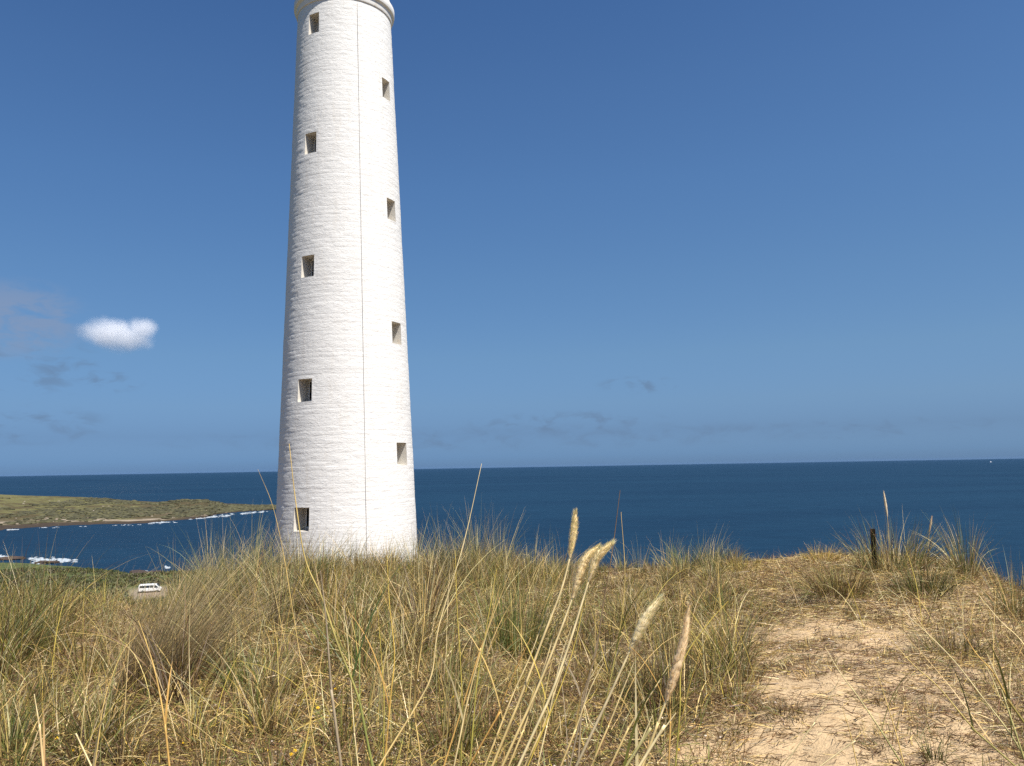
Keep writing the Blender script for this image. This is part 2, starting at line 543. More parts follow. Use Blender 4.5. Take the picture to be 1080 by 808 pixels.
shape = np.where(TT < 0, TT * 14 / np.maximum(ztop[:, None], 2), np.where(TT < 1, .10 * sm(TT, 0, .03) + .90 * np.clip(TT, 0, 1) ** .95, 1 - 1.5 * (np.clip(TT, 1, 2) - 1) ** 1.5))
XH, YH = RH * np.sin(AH), RH * np.cos(AH)
ZH = ztop[:, None] * shape
mid = np.clip(TT * (1.05 - TT) * 4, 0, 1)
ZH = ZH + mid * np.minimum(ztop[:, None] * .17, 2.6) * fbm(XH * .018, YH * .018, 5, 5) + .5 * fbm(XH * .09, YH * .09, 6, 3) * sm(TT, -.01, .03)
jag = (1 - sm(TT, .02, .07))
ZH = ZH + jag * .9 * fbm(XH * .12, YH * .12, 8, 4)
rock = 1 - sm(TT + .02 * fbm(XH * .04, YH * .04, 12, 3), .018, .05)
rock = np.maximum(rock, sm(AH, az_of(232), az_of(242)))
sandb = sm(TT, .03, .06) * (1 - sm(TT + .04 * fbm(XH * .02, YH * .02, 14, 3), .09, .16))
sandb = np.maximum(sandb, .55 * np.exp(-((AH - az_of(162)) / R(1.3)) ** 2 - ((TT - .42) / .14) ** 2))
green = np.clip(.75 - .9 * sm(AH, az_of(120), az_of(175)) - .35 * (1 - sm(TT, .1, .35)) + .2 * fbm(XH * .006, YH * .006, 22, 3), 0, 1)
nh, nt_ = AH.shape
idx = np.arange(nh * nt_).reshape(nh, nt_)
Q = np.stack([idx[:-1, :-1], idx[:-1, 1:], idx[1:, 1:], idx[1:, :-1]], -1).reshape(-1, 4)[:, ::-1]
me = mesh_np('headland', np.stack([XH, YH, ZH], -1), Q, {'Veg': np.stack([sandb, rock, green], -1).reshape(-1, 3)}, smooth=True)
prop(link('headland', me, M_LAND), kind='structure')

# scrub clumps and pale rocks over the headland
bm = bmesh.new(); bmesh.ops.create_icosphere(bm, subdivisions=1, radius=1)
ic0 = np.array([v.co[:] for v in bm.verts]); it0 = np.array([[v.index for v in f.verts] for f in bm.faces]); bm.free()
def clumps(n, pick, sz, flat, tone):
    Vc, Tc, Cc = [], [], []
    for k in range(n):
        a = R(random.uniform(-50, -15.2)); i = int(np.clip(np.searchsorted(ah, a), 0, len(ah) - 1)); t = random.uniform(.04, 1.0)
        if not pick(a, t): continue
        r = rsh[i] + wid[i] * t
        j = int(np.clip(np.searchsorted(tt, t), 0, len(tt) - 1))
        P = np.array([r * math.sin(a), r * math.cos(a), ZH[i, j]])
        s_ = random.uniform(*sz)
        Vc.append(P + ic0 * np.array([s_ * random.uniform(.7, 1.8), s_ * random.uniform(.7, 1.8), s_ * flat]) * rng.uniform(.7, 1.3, (len(ic0), 1)))
        Tc.append(it0 + (len(Vc) - 1) * len(ic0))
        Cc.append(np.repeat([np.array(tone) * random.uniform(.6, 1.5)], len(ic0), 0))
    return np.concatenate(Vc), np.concatenate(Tc), np.concatenate(Cc)
def pk(a, t):
    r = 800 + 400 * t
    n_ = float(fbm(np.array([r * math.sin(a) * .018]), np.array([r * math.cos(a) * .005]), 71, 4)[0])
    return n_ > (.02 if a < az_of(120) else -.22) + (.12 if .45 < t < .8 else 0)
V_, T_, C_ = clumps(9000, pk, (1.0, 3.2), .42, (.066, .062, .028))
prop(link('headland_scrub', mesh_np('headland_scrub', V_, np.zeros((0, 4)), C_, T=T_), mat_grass('headland_scrub_leaf', 0, .8)), 'dark heath scrub patched over the far headland', 'scrub', kind='stuff')
V_, T_, C_ = clumps(2200, lambda a, t: fbm(np.array([a * 90]), np.array([t * 9.0]), 73, 3)[0] > .38, (.5, 1.3), .4, (.30, .26, .20))
prop(link('headland_rocks', mesh_np('headland_rocks', V_, np.zeros((0, 4)), C_, T=T_), mat_grass('pale_headland_rock', 0, .9)), 'pale rock outcrops scattered over the far headland', 'rocks', kind='stuff')

# surf: many low ragged rafts of foam along the shores
def foam_mesh(segs):
    V, T = [], []
    for (x0, y0, x1, y1, n, jit, size, asp) in segs:
        for k in range(n):
            t = random.random()
            if vn(np.array([t * 9 + x0]), np.array([y0 * 1.0]), 5)[0] < .42: continue
            px = x0 + (x1 - x0) * t; py = y0 + (y1 - y0) * t + random.gauss(0, jit)
            d = ray(px, py)
            if d[2] > -.01: continue
            P = CAM + d * (45 - .35) / -d[2]
            P[2] = .22 + random.random() * .2
            L = size * random.uniform(.2, 1.1); Wd = L * asp * random.uniform(.5, 1.5)
            th = random.gauss(.1, .25)
            m = 9; b = len(V)
            V.append(P + [0, 0, .12])
            for q in range(m):
                f = 2 * math.pi * q / m
                rr = random.uniform(.55, 1.15)
                u, v = L * rr * math.cos(f), Wd * rr * math.sin(f)
                V.append(P + [u * math.cos(th) - v * math.sin(th), u * math.sin(th) + v * math.cos(th), -.25])
            for q in range(m): T.append((b, b + 1 + q, b + 1 + (q + 1) % m))
    return mesh_np('surf_foam', np.array(V), np.zeros((0, 4)), T=np.array(T))
foam = foam_mesh([
    (0, 559.2, 20, 558, 30, .25, 2.0, .6), (36, 556.5, 150, 553.2, 34, .35, 1.6, .6), (150, 552.8, 185, 550.0, 50, .5, 2.4, .5),
    (160, 551.5, 178, 550.4, 30, .5, 2.6, .5), (222, 544.9, 243, 543.3, 60, .6, 2.6, .5), (243, 542.3, 285, 539.2, 70, .5, 3.0, .45),
    (200, 547.5, 222, 545.5, 50, .3, 2.5, .7), (0, 586.5, 8, 586.8, 40, .5, 1.8, 1.0),
    (36, 592.5, 62, 591.0, 110, .9, 1.6, .9), (28, 588.6, 50, 590, 90, .8, 1.6, .9), (50, 588.5, 80, 591.5, 150, .9, 1.8, .9), (14, 595, 22, 598, 40, 1.0, 1.3, 1.0), (45, 593, 70, 592, 60, .5, 1.5, .8),
    (143, 602.6, 167, 602.4, 120, .5, 1.5, .8), (173, 597.3, 180, 599, 25, .4, 1.1, .8), (205, 603, 216, 603.6, 30, .4, 1.2, .8)])
prop(link('surf_foam', foam, M_FOAM), 'white surf breaking along the rocky shores of the bay', 'surf', kind='stuff')

# dark reef rocks awash off the near shore
M_ROCK = simple('wet_dark_rock', (.05, .035, .028), .8, 0, .3, .4, .3)
def rock_mesh(L, Wd, H, seed):
    bm = bmesh.new()
    bmesh.ops.create_icosphere(bm, subdivisions=4, radius=1)
    for v in bm.verts:
        nn = mnoise.fractal(v.co * 1.6 + Vector((seed * 3.1, 0, 0)), 1, 2, 5)
        s = 1 + .38 * nn
        v.co = Vector((v.co.x * L * s, v.co.y * Wd * s, max(v.co.z, -.5) * H * (1 + .6 * nn)))
    return mesh_bm('rock', bm)
for i, (x, y, L, Wd, H, lab) in enumerate([
        (6, 590.0, 11, 5, 1.1, 'long low dark reef nearest the left edge of the view, water around it'),
        (50, 594.0, 7, 3, 1.0, 'dark reef rock behind the broadest patch of white surf on the near shore'),
        (152, 606.0, 8, 5, 1.6, 'dark rock shelf between the parked van and the short white breaker'),
        (21, 598.5, 4, 3, .9, 'small dark rock beside the short diagonal splash of surf')]):
    d = ray(x, y); P = CAM + d * 45 / -d[2]
    o = link('shore_rock', rock_mesh(L, Wd, H, i + 1), M_ROCK)
    o.location = (P[0], P[1], 0.15)
    prop(o, lab, 'rock', 'dark reef rocks of the near shore')

# ------------------------------------------------------------------ lighthouse
TD = 64.0
tb = at_dist(366.6, 560, TD)
TX, TY = tb[0], tb[1]
TZ0 = 36.0 - 1.2
tower = empty('lighthouse', (TX, TY, TZ0))
tower.rotation_euler = (0, -R(.42), 0)
prop(tower, 'tall whitewashed round stone lighthouse with square window openings, rising behind the dune grass', 'lighthouse')
CA = math.atan2(-TX, -TY)          # bearing of the camera seen from the tower (atan2(x, y))
def z_at(py, px=366.0):            # world height on the tower axis that shows at photo row py
    d = ray(px, py); return 45 + d[2] / math.hypot(d[0], d[1]) * TD
zr_lo, zr_hi = z_at(590), z_at(22)
def rad(z):                        # radius at world z
    k = (z - zr_lo) / (zr_hi - zr_lo)
    return 5.28 + (3.64 - 5.28) * k
z_ring = z_at(24.5)                # underside of the ring (on the axis)
Z1 = z_ring + 5.2
HA = R(7.5)
win = []
for (py, az_, hh) in [(546, -37.5, .82), (411.5, -37.5, .82), (281, -38, .80), (150, -38.5, .80), (21.5, -38.5, .80),
                      (480, 53.5, .82), (351, 53.5, .82), (218.5, 53.5, .82), (88.5, 53.5, .80)]:
    rr_ = TD - rad(45) * math.cos(R(az_)) * .93
    d = ray(366, py); zc = 45 + d[2] / math.hypot(d[0], d[1]) * rr_
    win.append((R(az_), zc, hh))
win_cols = sorted(set(w[0] for w in win))
# theta lines: local angle measured from the camera-facing direction, + to the right as seen
th = list(np.radians(np.arange(-180, 180, .75)))
th = [t for t in th if all(abs(abs(t - c) - HA) > R(.3) for c in (R(-37.5), R(-38), R(-38.5), R(53.5)))]
for c in (R(-37.5), R(-38), R(-38.5), R(53.5)): th += [c - HA, c + HA]
th = np.array(sorted(th))
zz = list(np.arange(TZ0, z_ring, .065)) + [z_ring]
edges = []
for (a_, zc, hh) in win: edges += [zc - hh, zc + hh]
zz = [z for z in zz if all(abs(z - e) > .03 for e in edges)] + edges
zz = np.array(sorted(zz))
TH, ZZ = np.meshgrid(th, zz, indexing='ij')
RR = rad(ZZ)
arc = TH * 4.7
row = np.floor((ZZ + .05 * fbm(arc * .8, ZZ * .8, 60, 2)) / .31)
fr = (ZZ / .31) % 1
blk = hash2(np.floor((arc + row * .37) / (.6 + .3 * hash2(row, row * 0, 3))), row, 8)
dsp = .012 * (blk - .5) + .010 * fbm(arc * 1.3, ZZ * 2.8, 61, 4, .7) - .010 * (np.abs(fr - .5) > .42)
dsp += .02 * fbm(arc * .35, ZZ * .35, 62, 2)
# keep the arrises of the openings true
keep = np.ones_like(dsp)
for (a_, zc, hh) in win:
    din = np.maximum(np.abs(TH - a_) / HA, np.abs(ZZ - zc) / hh)
    keep = np.minimum(keep, sm(din, 1.02, 1.25))
RR = RR + dsp * keep
def loc_xy(t, r):
    b = CA - t
    return r * np.sin(b), r * np.cos(b)
LX, LY = loc_xy(TH, RR)
V = np.stack([LX, LY, ZZ - TZ0], -1).reshape(-1, 3)
nth, nz = TH.shape
idx = np.arange(nth * nz).reshape(nth, nz)
idn = np.vstack([idx, idx[:1]])
Q = np.stack([idn[:-1, :-1], idn[:-1, 1:], idn[1:, 1:], idn[1:, :-1]], -1)
tm = np.concatenate([(th[:-1] + th[1:]) / 2, [math.pi]])
zm = (zz[:-1] + zz[1:]) / 2
TM, ZM = np.meshgrid(tm, zm, indexing='ij')
ok = np.ones(TM.shape, bool)
for (a_, zc, hh) in win: ok &= ~((np.abs(TM - a_) < HA) & (np.abs(ZM - zc) < hh))
Q = Q[ok]
me = mesh_np('shaft', V, Q, smooth=True)
uvl = me.uv_layers.new(name='UVMap')
vi = np.zeros(len(me.loops), np.int32); me.loops.foreach_get('vertex_index', vi)
uvv = np.stack([arc.ravel(), ZZ.ravel()], -1)[vi]
uvl.data.foreach_set('uv', uvv.astype(np.float32).ravel())
shaft = link('shaft', me, M_WALL, tower)
me.update()

def quadmesh(name, polys):
    bm = bmesh.new()
    for p in polys: bm.faces.new([bm.verts.new(v) for v in p])
    bmesh.ops.remove_doubles(bm, verts=bm.verts, dist=1e-5)
    bmesh.ops.recalc_face_normals(bm, faces=bm.faces)
    return mesh_bm(name, bm)
for (a_, zc, hh) in win:
    depth = 1.35 - .35 * (zc - zr_lo) / (zr_hi - zr_lo)
    c, s = math.cos(CA - a_), math.sin(CA - a_)
    nrm = np.array([s, c, 0]); tan = np.array([-c, s, 0])   # outward, along the wall (local)
    def pt(side, z, inner):
        r0 = rad(z)
        hw = r0 * math.sin(HA)
        p = nrm * (r0 * math.cos(HA)) - nrm * (depth if inner else 0) + tan * hw * side * (1 if not inner else .97)
        return (p[0], p[1], z - TZ0)
    zl, zh = zc - hh, zc + hh
    o = [pt(-1, zl, 0), pt(1, zl, 0), pt(1, zh, 0), pt(-1, zh, 0)]
    i = [pt(-1, zl + .10, 1), pt(1, zl + .10, 1), pt(1, zh, 1), pt(-1, zh, 1)]
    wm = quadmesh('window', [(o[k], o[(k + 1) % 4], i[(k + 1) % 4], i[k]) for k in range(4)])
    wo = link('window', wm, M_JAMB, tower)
    sh_ = Vector(nrm) * .12
    j = [Vector(p) + sh_ for p in i]
    # timber frame bars round the glass
    cen = sum(j, Vector()) / 4
    fr_in = [cen + (p - cen) * .84 for p in j]
    fm = quadmesh('window_frame', [(j[k], j[(k + 1) % 4], fr_in[(k + 1) % 4], fr_in[k]) for k in range(4)])
    link('frame', fm, M_TRIM, wo)
    pn = [p - Vector(nrm) * .03 for p in fr_in]
    link('pane', quadmesh('pane', [pn]), M_DARKGLASS, wo)

def lathe(name, prof, mat, parent, seg=160, smooth=True, z0=None):
    V, Q = [], []
    for (r, z) in prof:
        for k in range(seg):
            f = 2 * math.pi * k / seg
            V.append((r * math.cos(f), r * math.sin(f), z - TZ0))
    for i in range(len(prof) - 1):
        for k in range(seg):
            Q.append((i * seg + k, i * seg + (k + 1) % seg, (i + 1) * seg + (k + 1) % seg, (i + 1) * seg + k))
    me = mesh_np(name, np.array(V), np.array(Q), smooth=False)
    if smooth:
        me.polygons.foreach_set('use_smooth', np.ones(len(me.polygons), bool))
        md = None
    o = link(name, me, mat, parent)
    if smooth:
        # keep the arrises crisp
        mod = o.modifiers.new('edge', 'EDGE_SPLIT'); mod.split_angle = R(30)
    return o
rt = rad(z_ring)
zr = z_ring
lathe('string_course', [(rt - .3, zr - .02), (rt + .07, zr - .02), (rt + .10, zr + .06), (rt + .10, zr + .40), (rt + .13, zr + .44), (rt + .26, zr + .52),
                        (rt + .29, zr + .62), (rt + .29, zr + 1.02), (rt + .25, zr + 1.10), (rt + .10, zr + 1.13), (rt - .3, zr + 1.13)], M_TRIM, tower)
lathe('upper_drum', [(rt - .02, zr + 1.1), (rt - .10, zr + 3.0), (rt + .25, zr + 3.3), (rt + .75, zr + 3.7), (rt + .75, zr + 4.0), (rt - .8, zr + 4.0)], M_TRIM, tower)
lathe('gallery_deck', [(rt - 1, zr + 4.01), (rt + .95, zr + 4.01), (rt + .95, zr + 4.22), (rt - 1, zr + 4.22)], M_TRIM, tower)
lathe('lantern_room', [(2.2, zr + 4.2), (2.2, zr + 5.4), (2.3, zr + 5.42), (2.3, zr + 5.55), (1.9, zr + 5.55)], M_TRIM, tower)
lathe('lantern_glass', [(2.0, zr + 5.55), (2.0, zr + 7.3)], M_DARKGLASS, tower, 16, False)
lathe('lantern_roof', [(2.0, zr + 7.3), (2.35, zr + 7.3), (2.2, zr + 7.6), (1.6, zr + 8.2), (.7, zr + 8.6), (.25, zr + 8.7), (.25, zr + 9.1), (.02, zr + 9.3)], M_RED, tower, 48)

def tube_np(P, rads, sides=6, cap=True):
    """tapered tube along 3D points; returns verts, quads"""
    P = np.asarray(P, float); rads = np.broadcast_to(np.asarray(rads, float), (len(P),))
    tg = np.gradient(P, axis=0); tg /= np.linalg.norm(tg, axis=1)[:, None] + 1e-12
    ref = np.array([.31, .87, .2]); ref /= np.linalg.norm(ref)
    a = np.cross(tg, ref); a /= np.linalg.norm(a, axis=1)[:, None]
    b = np.cross(tg, a)
    ph = np.arange(sides) * 2 * math.pi / sides
    V = P[:, None, :] + rads[:, None, None] * (np.cos(ph)[None, :, None] * a[:, None, :] + np.sin(ph)[None, :, None] * b[:, None, :])
    n = len(P)
    idx = np.arange(n * sides).reshape(n, sides)
    nx = np.roll(idx, -1, axis=1)
    Q = np.stack([idx[:-1], nx[:-1], nx[1:], idx[1:]], -1).reshape(-1, 4)
    return V.reshape(-1, 3), Q

def tubes_obj(name, tubes, mat, parent=None, sides=6, smooth=True):
    Vs, Qs, off = [], [], 0
    for P, r in tubes:
        V, Q = tube_np(P, r, sides)
        Vs.append(V); Qs.append(Q + off); off += len(V)
    return link(name, mesh_np(name, np.concatenate(Vs), np.concatenate(Qs), smooth=smooth), mat, parent)

# gallery railing (above the frame, stands on the deck)
rl = []
for h in (.5, 1.0):
    f = np.linspace(0, 2 * math.pi, 73)
    rl.append((np.stack([(rt + .8) * np.cos(f), (rt + .8) * np.sin(f), f * 0 + zr + 4.22 + h - TZ0], -1), .03))
for f in np.linspace(0, 2 * math.pi, 37)[:-1]:
    rl.append((np.array([[(rt + .8) * math.cos(f), (rt + .8) * math.sin(f), zr + 4.22 - TZ0 + q] for q in (0, .5, 1.0)]), .02))
tubes_obj('gallery_railing', rl, M_RAIL, tower)
# conductor strap running down the wall
pts = []
for z in np.arange(TZ0 + .5, z_ring, .5):
    x_, y_ = loc_xy(R(14.8) + .0006 * math.sin(z * 1.7), rad(z) + .035)
    pts.append((x_, y_, z - TZ0))
tubes_obj('conductor_cable', [(np.array(pts), .015)], M_CABLE, tower)

# ------------------------------------------------------------------ grass
def lin(r, g_, b): return np.array([r, g_, b])
PAL = {
    'straw': lin(.62, .44, .155), 'pale': lin(.78, .64, .34), 'olive': lin(.19, .195, .045), 'green': lin(.11, .16, .035),
    'blue': lin(.20, .245, .105), 'brown': lin(.18, .108, .045), 'red': lin(.21, .105, .05), 'orange': lin(.62, .36, .10), 'gold': lin(.60, .45, .09), 'grey': lin(.34, .27, .175)}

def pal(mixd, n):
    ks = list(mixd); p = np.array([mixd[k] for k in ks], float); p /= p.sum()
    c = np.array([PAL[k] for k in ks])[rng.choice(len(ks), n, p=p)]
    return c * rng.uniform(.55, 1.30, (n, 1)) * rng.uniform(.93, 1.07, (n, 3))

def strips(B, az, tilt, bend, L, Wd, col, seg=6, wind=(0, 0), tip=None):
    """curved tapering ribbons; every argument an array over the blades"""
    n = len(B)
    t = np.linspace(0, 1, seg + 1)[None, :]
    ang = tilt[:, None] + bend[:, None] * t ** 1.4
    ds = (L / seg)[:, None]
    hs = np.sin(ang) * ds; vs = np.cos(ang) * ds
    hz = np.concatenate([np.zeros((n, 1)), np.cumsum((hs[:, :-1] + hs[:, 1:]) / 2, 1)], 1)
    vz = np.concatenate([np.zeros((n, 1)), np.cumsum((vs[:, :-1] + vs[:, 1:]) / 2, 1)], 1)
    ca, sa = np.cos(az)[:, None], np.sin(az)[:, None]
    P = np.stack([B[:, 0:1] + hz * ca + wind[0] * L[:, None] * t ** 2, B[:, 1:2] + hz * sa + wind[1] * L[:, None] * t ** 2, B[:, 2:3] + vz], -1)
    tw = rng.uniform(-1.2, 1.2, n)[:, None] + .6 * t
    perp = np.stack([-sa + 0 * t, ca + 0 * t, 0 * (sa + t)], -1)
    inpl = np.stack([np.cos(ang) * ca, np.cos(ang) * sa, -np.sin(ang)], -1)
    side = np.cos(tw)[..., None] * perp + np.sin(tw)[..., None] * inpl
    w = (Wd[:, None] * (1 - .93 * t ** 1.6) * .5)[..., None]
    V = np.stack([P - side * w, P + side * w], 2)            # n, seg+1, 2, 3
    if tip is None: tip = col
    tcol = col[:, None, :] * (1 - t[..., None]) + tip[:, None, :] * t[..., None]
    cc = np.repeat(tcol[:, :, None, :], 2, 2)
    base = (np.arange(n) * (seg + 1) * 2)[:, None] + (np.arange(seg) * 2)[None, :]
    Q = np.stack([base, base + 1, base + 3, base + 2], -1).reshape(-1, 4)
    return V.reshape(-1, 3), Q, cc.reshape(-1, 3)

class Batch:
    def __init__(s): s.V, s.Q, s.Cc, s.off = [], [], [], 0
    def add(s, vqc):
        V, Q, c = vqc
        s.V.append(V); s.Q.append(Q + s.off); s.Cc.append(c); s.off += len(V)
    def build(s, name, mat, parent=None, org=None):
        V = np.concatenate(s.V)
        if org is not None: V = V - np.asarray(org)
        o = link(name, mesh_np(name, V, np.concatenate(s.Q), np.concatenate(s.Cc)), mat, parent)
        if org is not None and parent is None: o.location = org
        return o

def tussock(b, x, y, n, L, rad_, mixd, tilt=.45, wind=(0, 0), width=.0035, bend=.6, lsd=.25, seg=6, tipmix=None):
    z = gz(x, y)
    rr = rad_ * np.sqrt(rng.uniform(0, 1, n)); a = rng.uniform(0, 2 * math.pi, n)
    B = np.stack([x + rr * np.cos(a), y + rr * np.sin(a), np.full(n, z - .02)], -1)
    ti = np.abs(rng.normal(0, tilt, n)) * (.4 + .8 * rr / rad_)
    be = np.abs(rng.normal(0, bend, n)) * (.3 + rr / rad_)
    Ls = L * np.clip(rng.normal(.82, lsd, n), .2, 1.25)
    col = pal(mixd, n) * random.uniform(.62, 1.15)
    tip = col * rng.uniform(.85, 1.35, (n, 1))
    if tipmix: tip = tip * .5 + pal(tipmix, n) * .5
    b.add(strips(B, a + rng.normal(0, .5, n), np.clip(ti, 0, 1.35), np.clip(be, 0, 1.6), Ls, width * rng.uniform(.6, 1.35, n), col, seg, wind, tip))

MIXF = {'straw': 3.6, 'pale': 1.5, 'brown': 3.8, 'olive': 5.0, 'grey': .8, 'green': .8, 'gold': 1.6, 'red': .5}
MIXG = {'olive': 4, 'blue': 1.3, 'straw': 3.4, 'green': 1.8, 'pale': 1.3, 'brown': 1.2}
MIXB = {'brown': 5, 'straw': 2.2, 'grey': 2, 'red': 1.5, 'olive': 1}
MIXD = {'pale': 3, 'straw': 4, 'brown': 2, 'grey': 2}

gb = Batch()
def cap(px): return float(np.interp(px, [90, 185, 200, 285, 300, 450, 470, 550, 575, 610, 630, 685, 700, 775, 795, 890, 915, 1040, 1060], [.38, .50, .8, .8, .46, .46, .62, .60, .42, .40, .24, .24, .40, .40, .10, .10, .34, .34, .22]))
# the mixed field left of the track
cnt = 0
tries = 0
while cnt < 620 and tries < 20000:
    tries += 1
    a = R(random.uniform(-37, 17)); r = math.sqrt(random.uniform(2.9 ** 2, 13.3 ** 2))
    x, y = r * math.sin(a), r * math.cos(a)
    pmk = float(path_mask(np.array([x]), np.array([y]))[0])
    if random.random() < pmk * 1.25: continue
    px, py = project(np.array([x, y, gz(x, y)]))
    if px > 1080: continue
    if r < 5.5 and random.random() < .30: continue
    # an open stony patch behind the near stems, and the bare foot of the frame centre
    opn = math.exp(-((px - 365) / 75) ** 2 - ((py - 745) / 75) ** 2) + .9 * math.exp(-((px - 590) / 75) ** 2 - ((py - 800) / 45) ** 2)
    if random.random() < opn * .85: continue
    cl = float(fbm(np.array([x * .8]), np.array([y * .8]), 40, 2)[0])
    if cl < -.35 and random.random() < .5: continue
    big = r > 9.5
    near_f = .55 + .45 * float(sm(r, 4.0, 9.0))
    if r < 4.4: L = random.uniform(.16, .34)
    elif r < 6: L = random.uniform(.24, .55)
    else: L = random.choice([.3, .42, .55, .8]) * random.uniform(.8, 1.15)
    if big: L *= .85
    if px > 600: L *= .72
    if px > 600 and 7.5 < r <= 9: L = min(L, .40)
    if 770 < px < 900 and r > 7.5: L = min(L, .16)
    if r > 9: L = min(L, cap(px) * random.uniform(.6, 1))
    if L > .25 and ((abs(px - 190) < 75 and 640 < py < 800) or (abs(px - 545) < 60 and 630 < py < 730)) and random.random() < .85: continue
    q = random.random()
    mx = MIXF if q < .55 else (MIXG if q < .76 else (MIXB if q < .92 else MIXD))
    tussock(gb, x, y, random.randint(50, 150), L, random.uniform(.04, .13), mx, random.uniform(.3, .75), (random.uniform(-.05, .22), random.uniform(-.05, .05)), random.uniform(.0045, .0075) if r < 7 else random.uniform(.0040, .0060), .9, .32)
    cnt += 1
# tall marram standing along the crest: separate spiky clumps with low ground between them
for k in range(75):
    px = random.uniform(-60, 800) if k < 62 else random.uniform(880, 1100)
    a = az_of(px); r = float(rc(a)) + random.uniform(-1.6, 1.3)
    x, y = r * math.sin(a), r * math.cos(a)
    L = cap(px) * random.uniform(.5, 1.05)
    tussock(gb, x, y, random.randint(50, 110), L, random.uniform(.05, .14), MIXG if random.random() < .55 else MIXF, .34, (random.uniform(-.04, .14), 0), .0050, .5, .34)
# the spikes that break the skyline
for px, L, n, wx in [(348, .62, 70, .10), (372, .55, 60, .12), (412, .55, 80, .14), (437, .72, 90, .05), (462, .86, 60, .02), (505, .98, 90, -.02), (528, .86, 70, .06), (562, .62, 60, .04),
                     (588, .55, 50, .04), (655, .55, 50, .0), (675, .48, 50, .02), (705, .55, 70, .08), (748, .60, 90, .12), (768, .42, 60, .1), (190, .8, 60, .1), (222, 1.0, 80, .06),
                     (270, .95, 80, .1), (150, .55, 16, .05), (120, .55, 14, .02), (88, .6, 14, .1), (60, .55, 14, .0), (20, .6, 16, .06), (318, .7, 60, .1)]:
    a = az_of(px); r = float(rc(a)) + random.uniform(-.8, .4)
    tussock(gb, r * math.sin(a), r * math.cos(a), n, L, random.uniform(.05, .12), MIXG, .30, (wx, 0), .0050, .45, .30, 7, {'pale': 1})

def field_strips(n, accept, Lr, Wr, mixd, tl, bd, amin=-38, amax=37, rmin=3.6, rmax=13.2, seg=4, wind=(.03, 0)):
    a = np.radians(rng.uniform(amin, amax, n)); r = np.sqrt(rng.uniform(rmin ** 2, rmax ** 2, n))
    x, y = r * np.sin(a), r * np.cos(a)
    z = ground_z(a, r)
    keep = rng.uniform(0, 1, n) < accept(x, y, r)
    x, y, z = x[keep], y[keep], z[keep]; n = len(x)
    B = np.stack([x, y, z - .004], -1)
    col = pal(mixd, n)
    return strips(B, rng.uniform(0, 2 * math.pi, n), np.clip(rng.normal(tl[0], tl[1], n), 0, 1.6), rng.normal(bd[0], bd[1], n),
                  rng.uniform(*Lr, n), rng.uniform(*Wr, n), col, seg, wind, col * rng.uniform(.8, 1.3, (n, 1)))
inveg = lambda x, y, r: np.clip(1 - 1.1 * path_mask(x, y), 0, 1) * (1 - .85 * (np.arctan2(x, y) < az_of(190)) * (r > 9.4))
UND = {'brown': 6, 'red': 2, 'olive': 2.5, 'straw': 1.2}
gb.add(field_strips(95000, lambda x, y, r: inveg(x, y, r) * np.clip(.6 + .8 * fbm(x * 1.2, y * 1.2, 41, 3), .1, 1), (.06, .28), (.0032, .0055), UND, (1.0, .35), (.4, .7), rmin=2.7))
gb.add(field_strips(4200, lambda x, y, r: inveg(x, y, r) * (1 - (r > 8.5) * (np.arctan2(x, y) > az_of(600))), (.35, .85), (.004, .006), {'pale': 3, 'straw': 4, 'gold': 1.2, 'olive': 1.5}, (.35, .25), (.5, .4), rmin=4.6, seg=7))
for px, py, n in [(425, 800, 26), (470, 806, 30), (500, 800, 18), (560, 806, 16), (720, 770, 14), (385, 790, 14)]:
    P = hit(px, py, 9)
    tussock(gb, P[0], P[1], n, .78, .16, {'gold': 3, 'olive': 3, 'green': 1.5, 'straw': 3}, .16, (.08, 0), .0055, .25, .2, 8, {'pale': 1})
o = gb.build('dune_grass', M_GRASS)
prop(o, 'mixed straw, brown and olive dune grass covering the near dune', 'grass', kind='stuff')

# dry litter: dead stems lying on the sand
lb = Batch()
def litter(n, accept, Lr, Wr, mixd, lift=.006, rmin=3.6, rmax=12.8):
    a = np.radians(rng.uniform(-38, 37, n)); r = np.sqrt(rng.uniform(rmin ** 2, rmax ** 2, n))
    x, y = r * np.sin(a), r * np.cos(a)
    keep = rng.uniform(0, 1, n) < accept(x, y, r)
    x, y, r, a = x[keep], y[keep], r[keep], a[keep]; n = len(x)
    az = rng.normal(0, .75, n) + math.pi * rng.integers(0, 2, n)
    B = np.stack([x, y, ground_z(a, r) + rng.uniform(0, lift, n)], -1)
    lb.add(strips(B, az, rng.normal(1.50, .10, n), rng.normal(0, .16, n), rng.uniform(*Lr, n), rng.uniform(*Wr, n), pal(mixd, n), 3))
pat = lambda x, y, s=51: sm(fbm(x * 1.6, y * 1.6, s, 5, .6), -.25, .3)
litter(90000, lambda x, y, r: np.clip(1 - path_mask(x, y), .0, 1) * .9, (.04, .20), (.003, .006), {'straw': 4, 'pale': 2.5, 'brown': 3, 'grey': 1.2, 'red': 1}, .05, 2.8)
litter(210000, lambda x, y, r: np.maximum(path_mask(x, y), .5 * (x > 1.2)) * (.10 + .90 * sm(fbm(x * 1.6, y * 1.6, 51, 5, .6), -.28, .22)), (.02, .13), (.003, .006), {'brown': 6, 'grey': 1.5, 'straw': 1.6, 'red': 2}, .03, 2.8)
litter(26000, lambda x, y, r: (x > 1.2 + .25 * (y - 4)) * (.12 + .85 * sm(y, 6.2, 8.5)), (.04, .20), (.0025, .005), {'straw': 6, 'pale': 2, 'gold': 1, 'brown': 2}, .05, 3.5, 12.6)
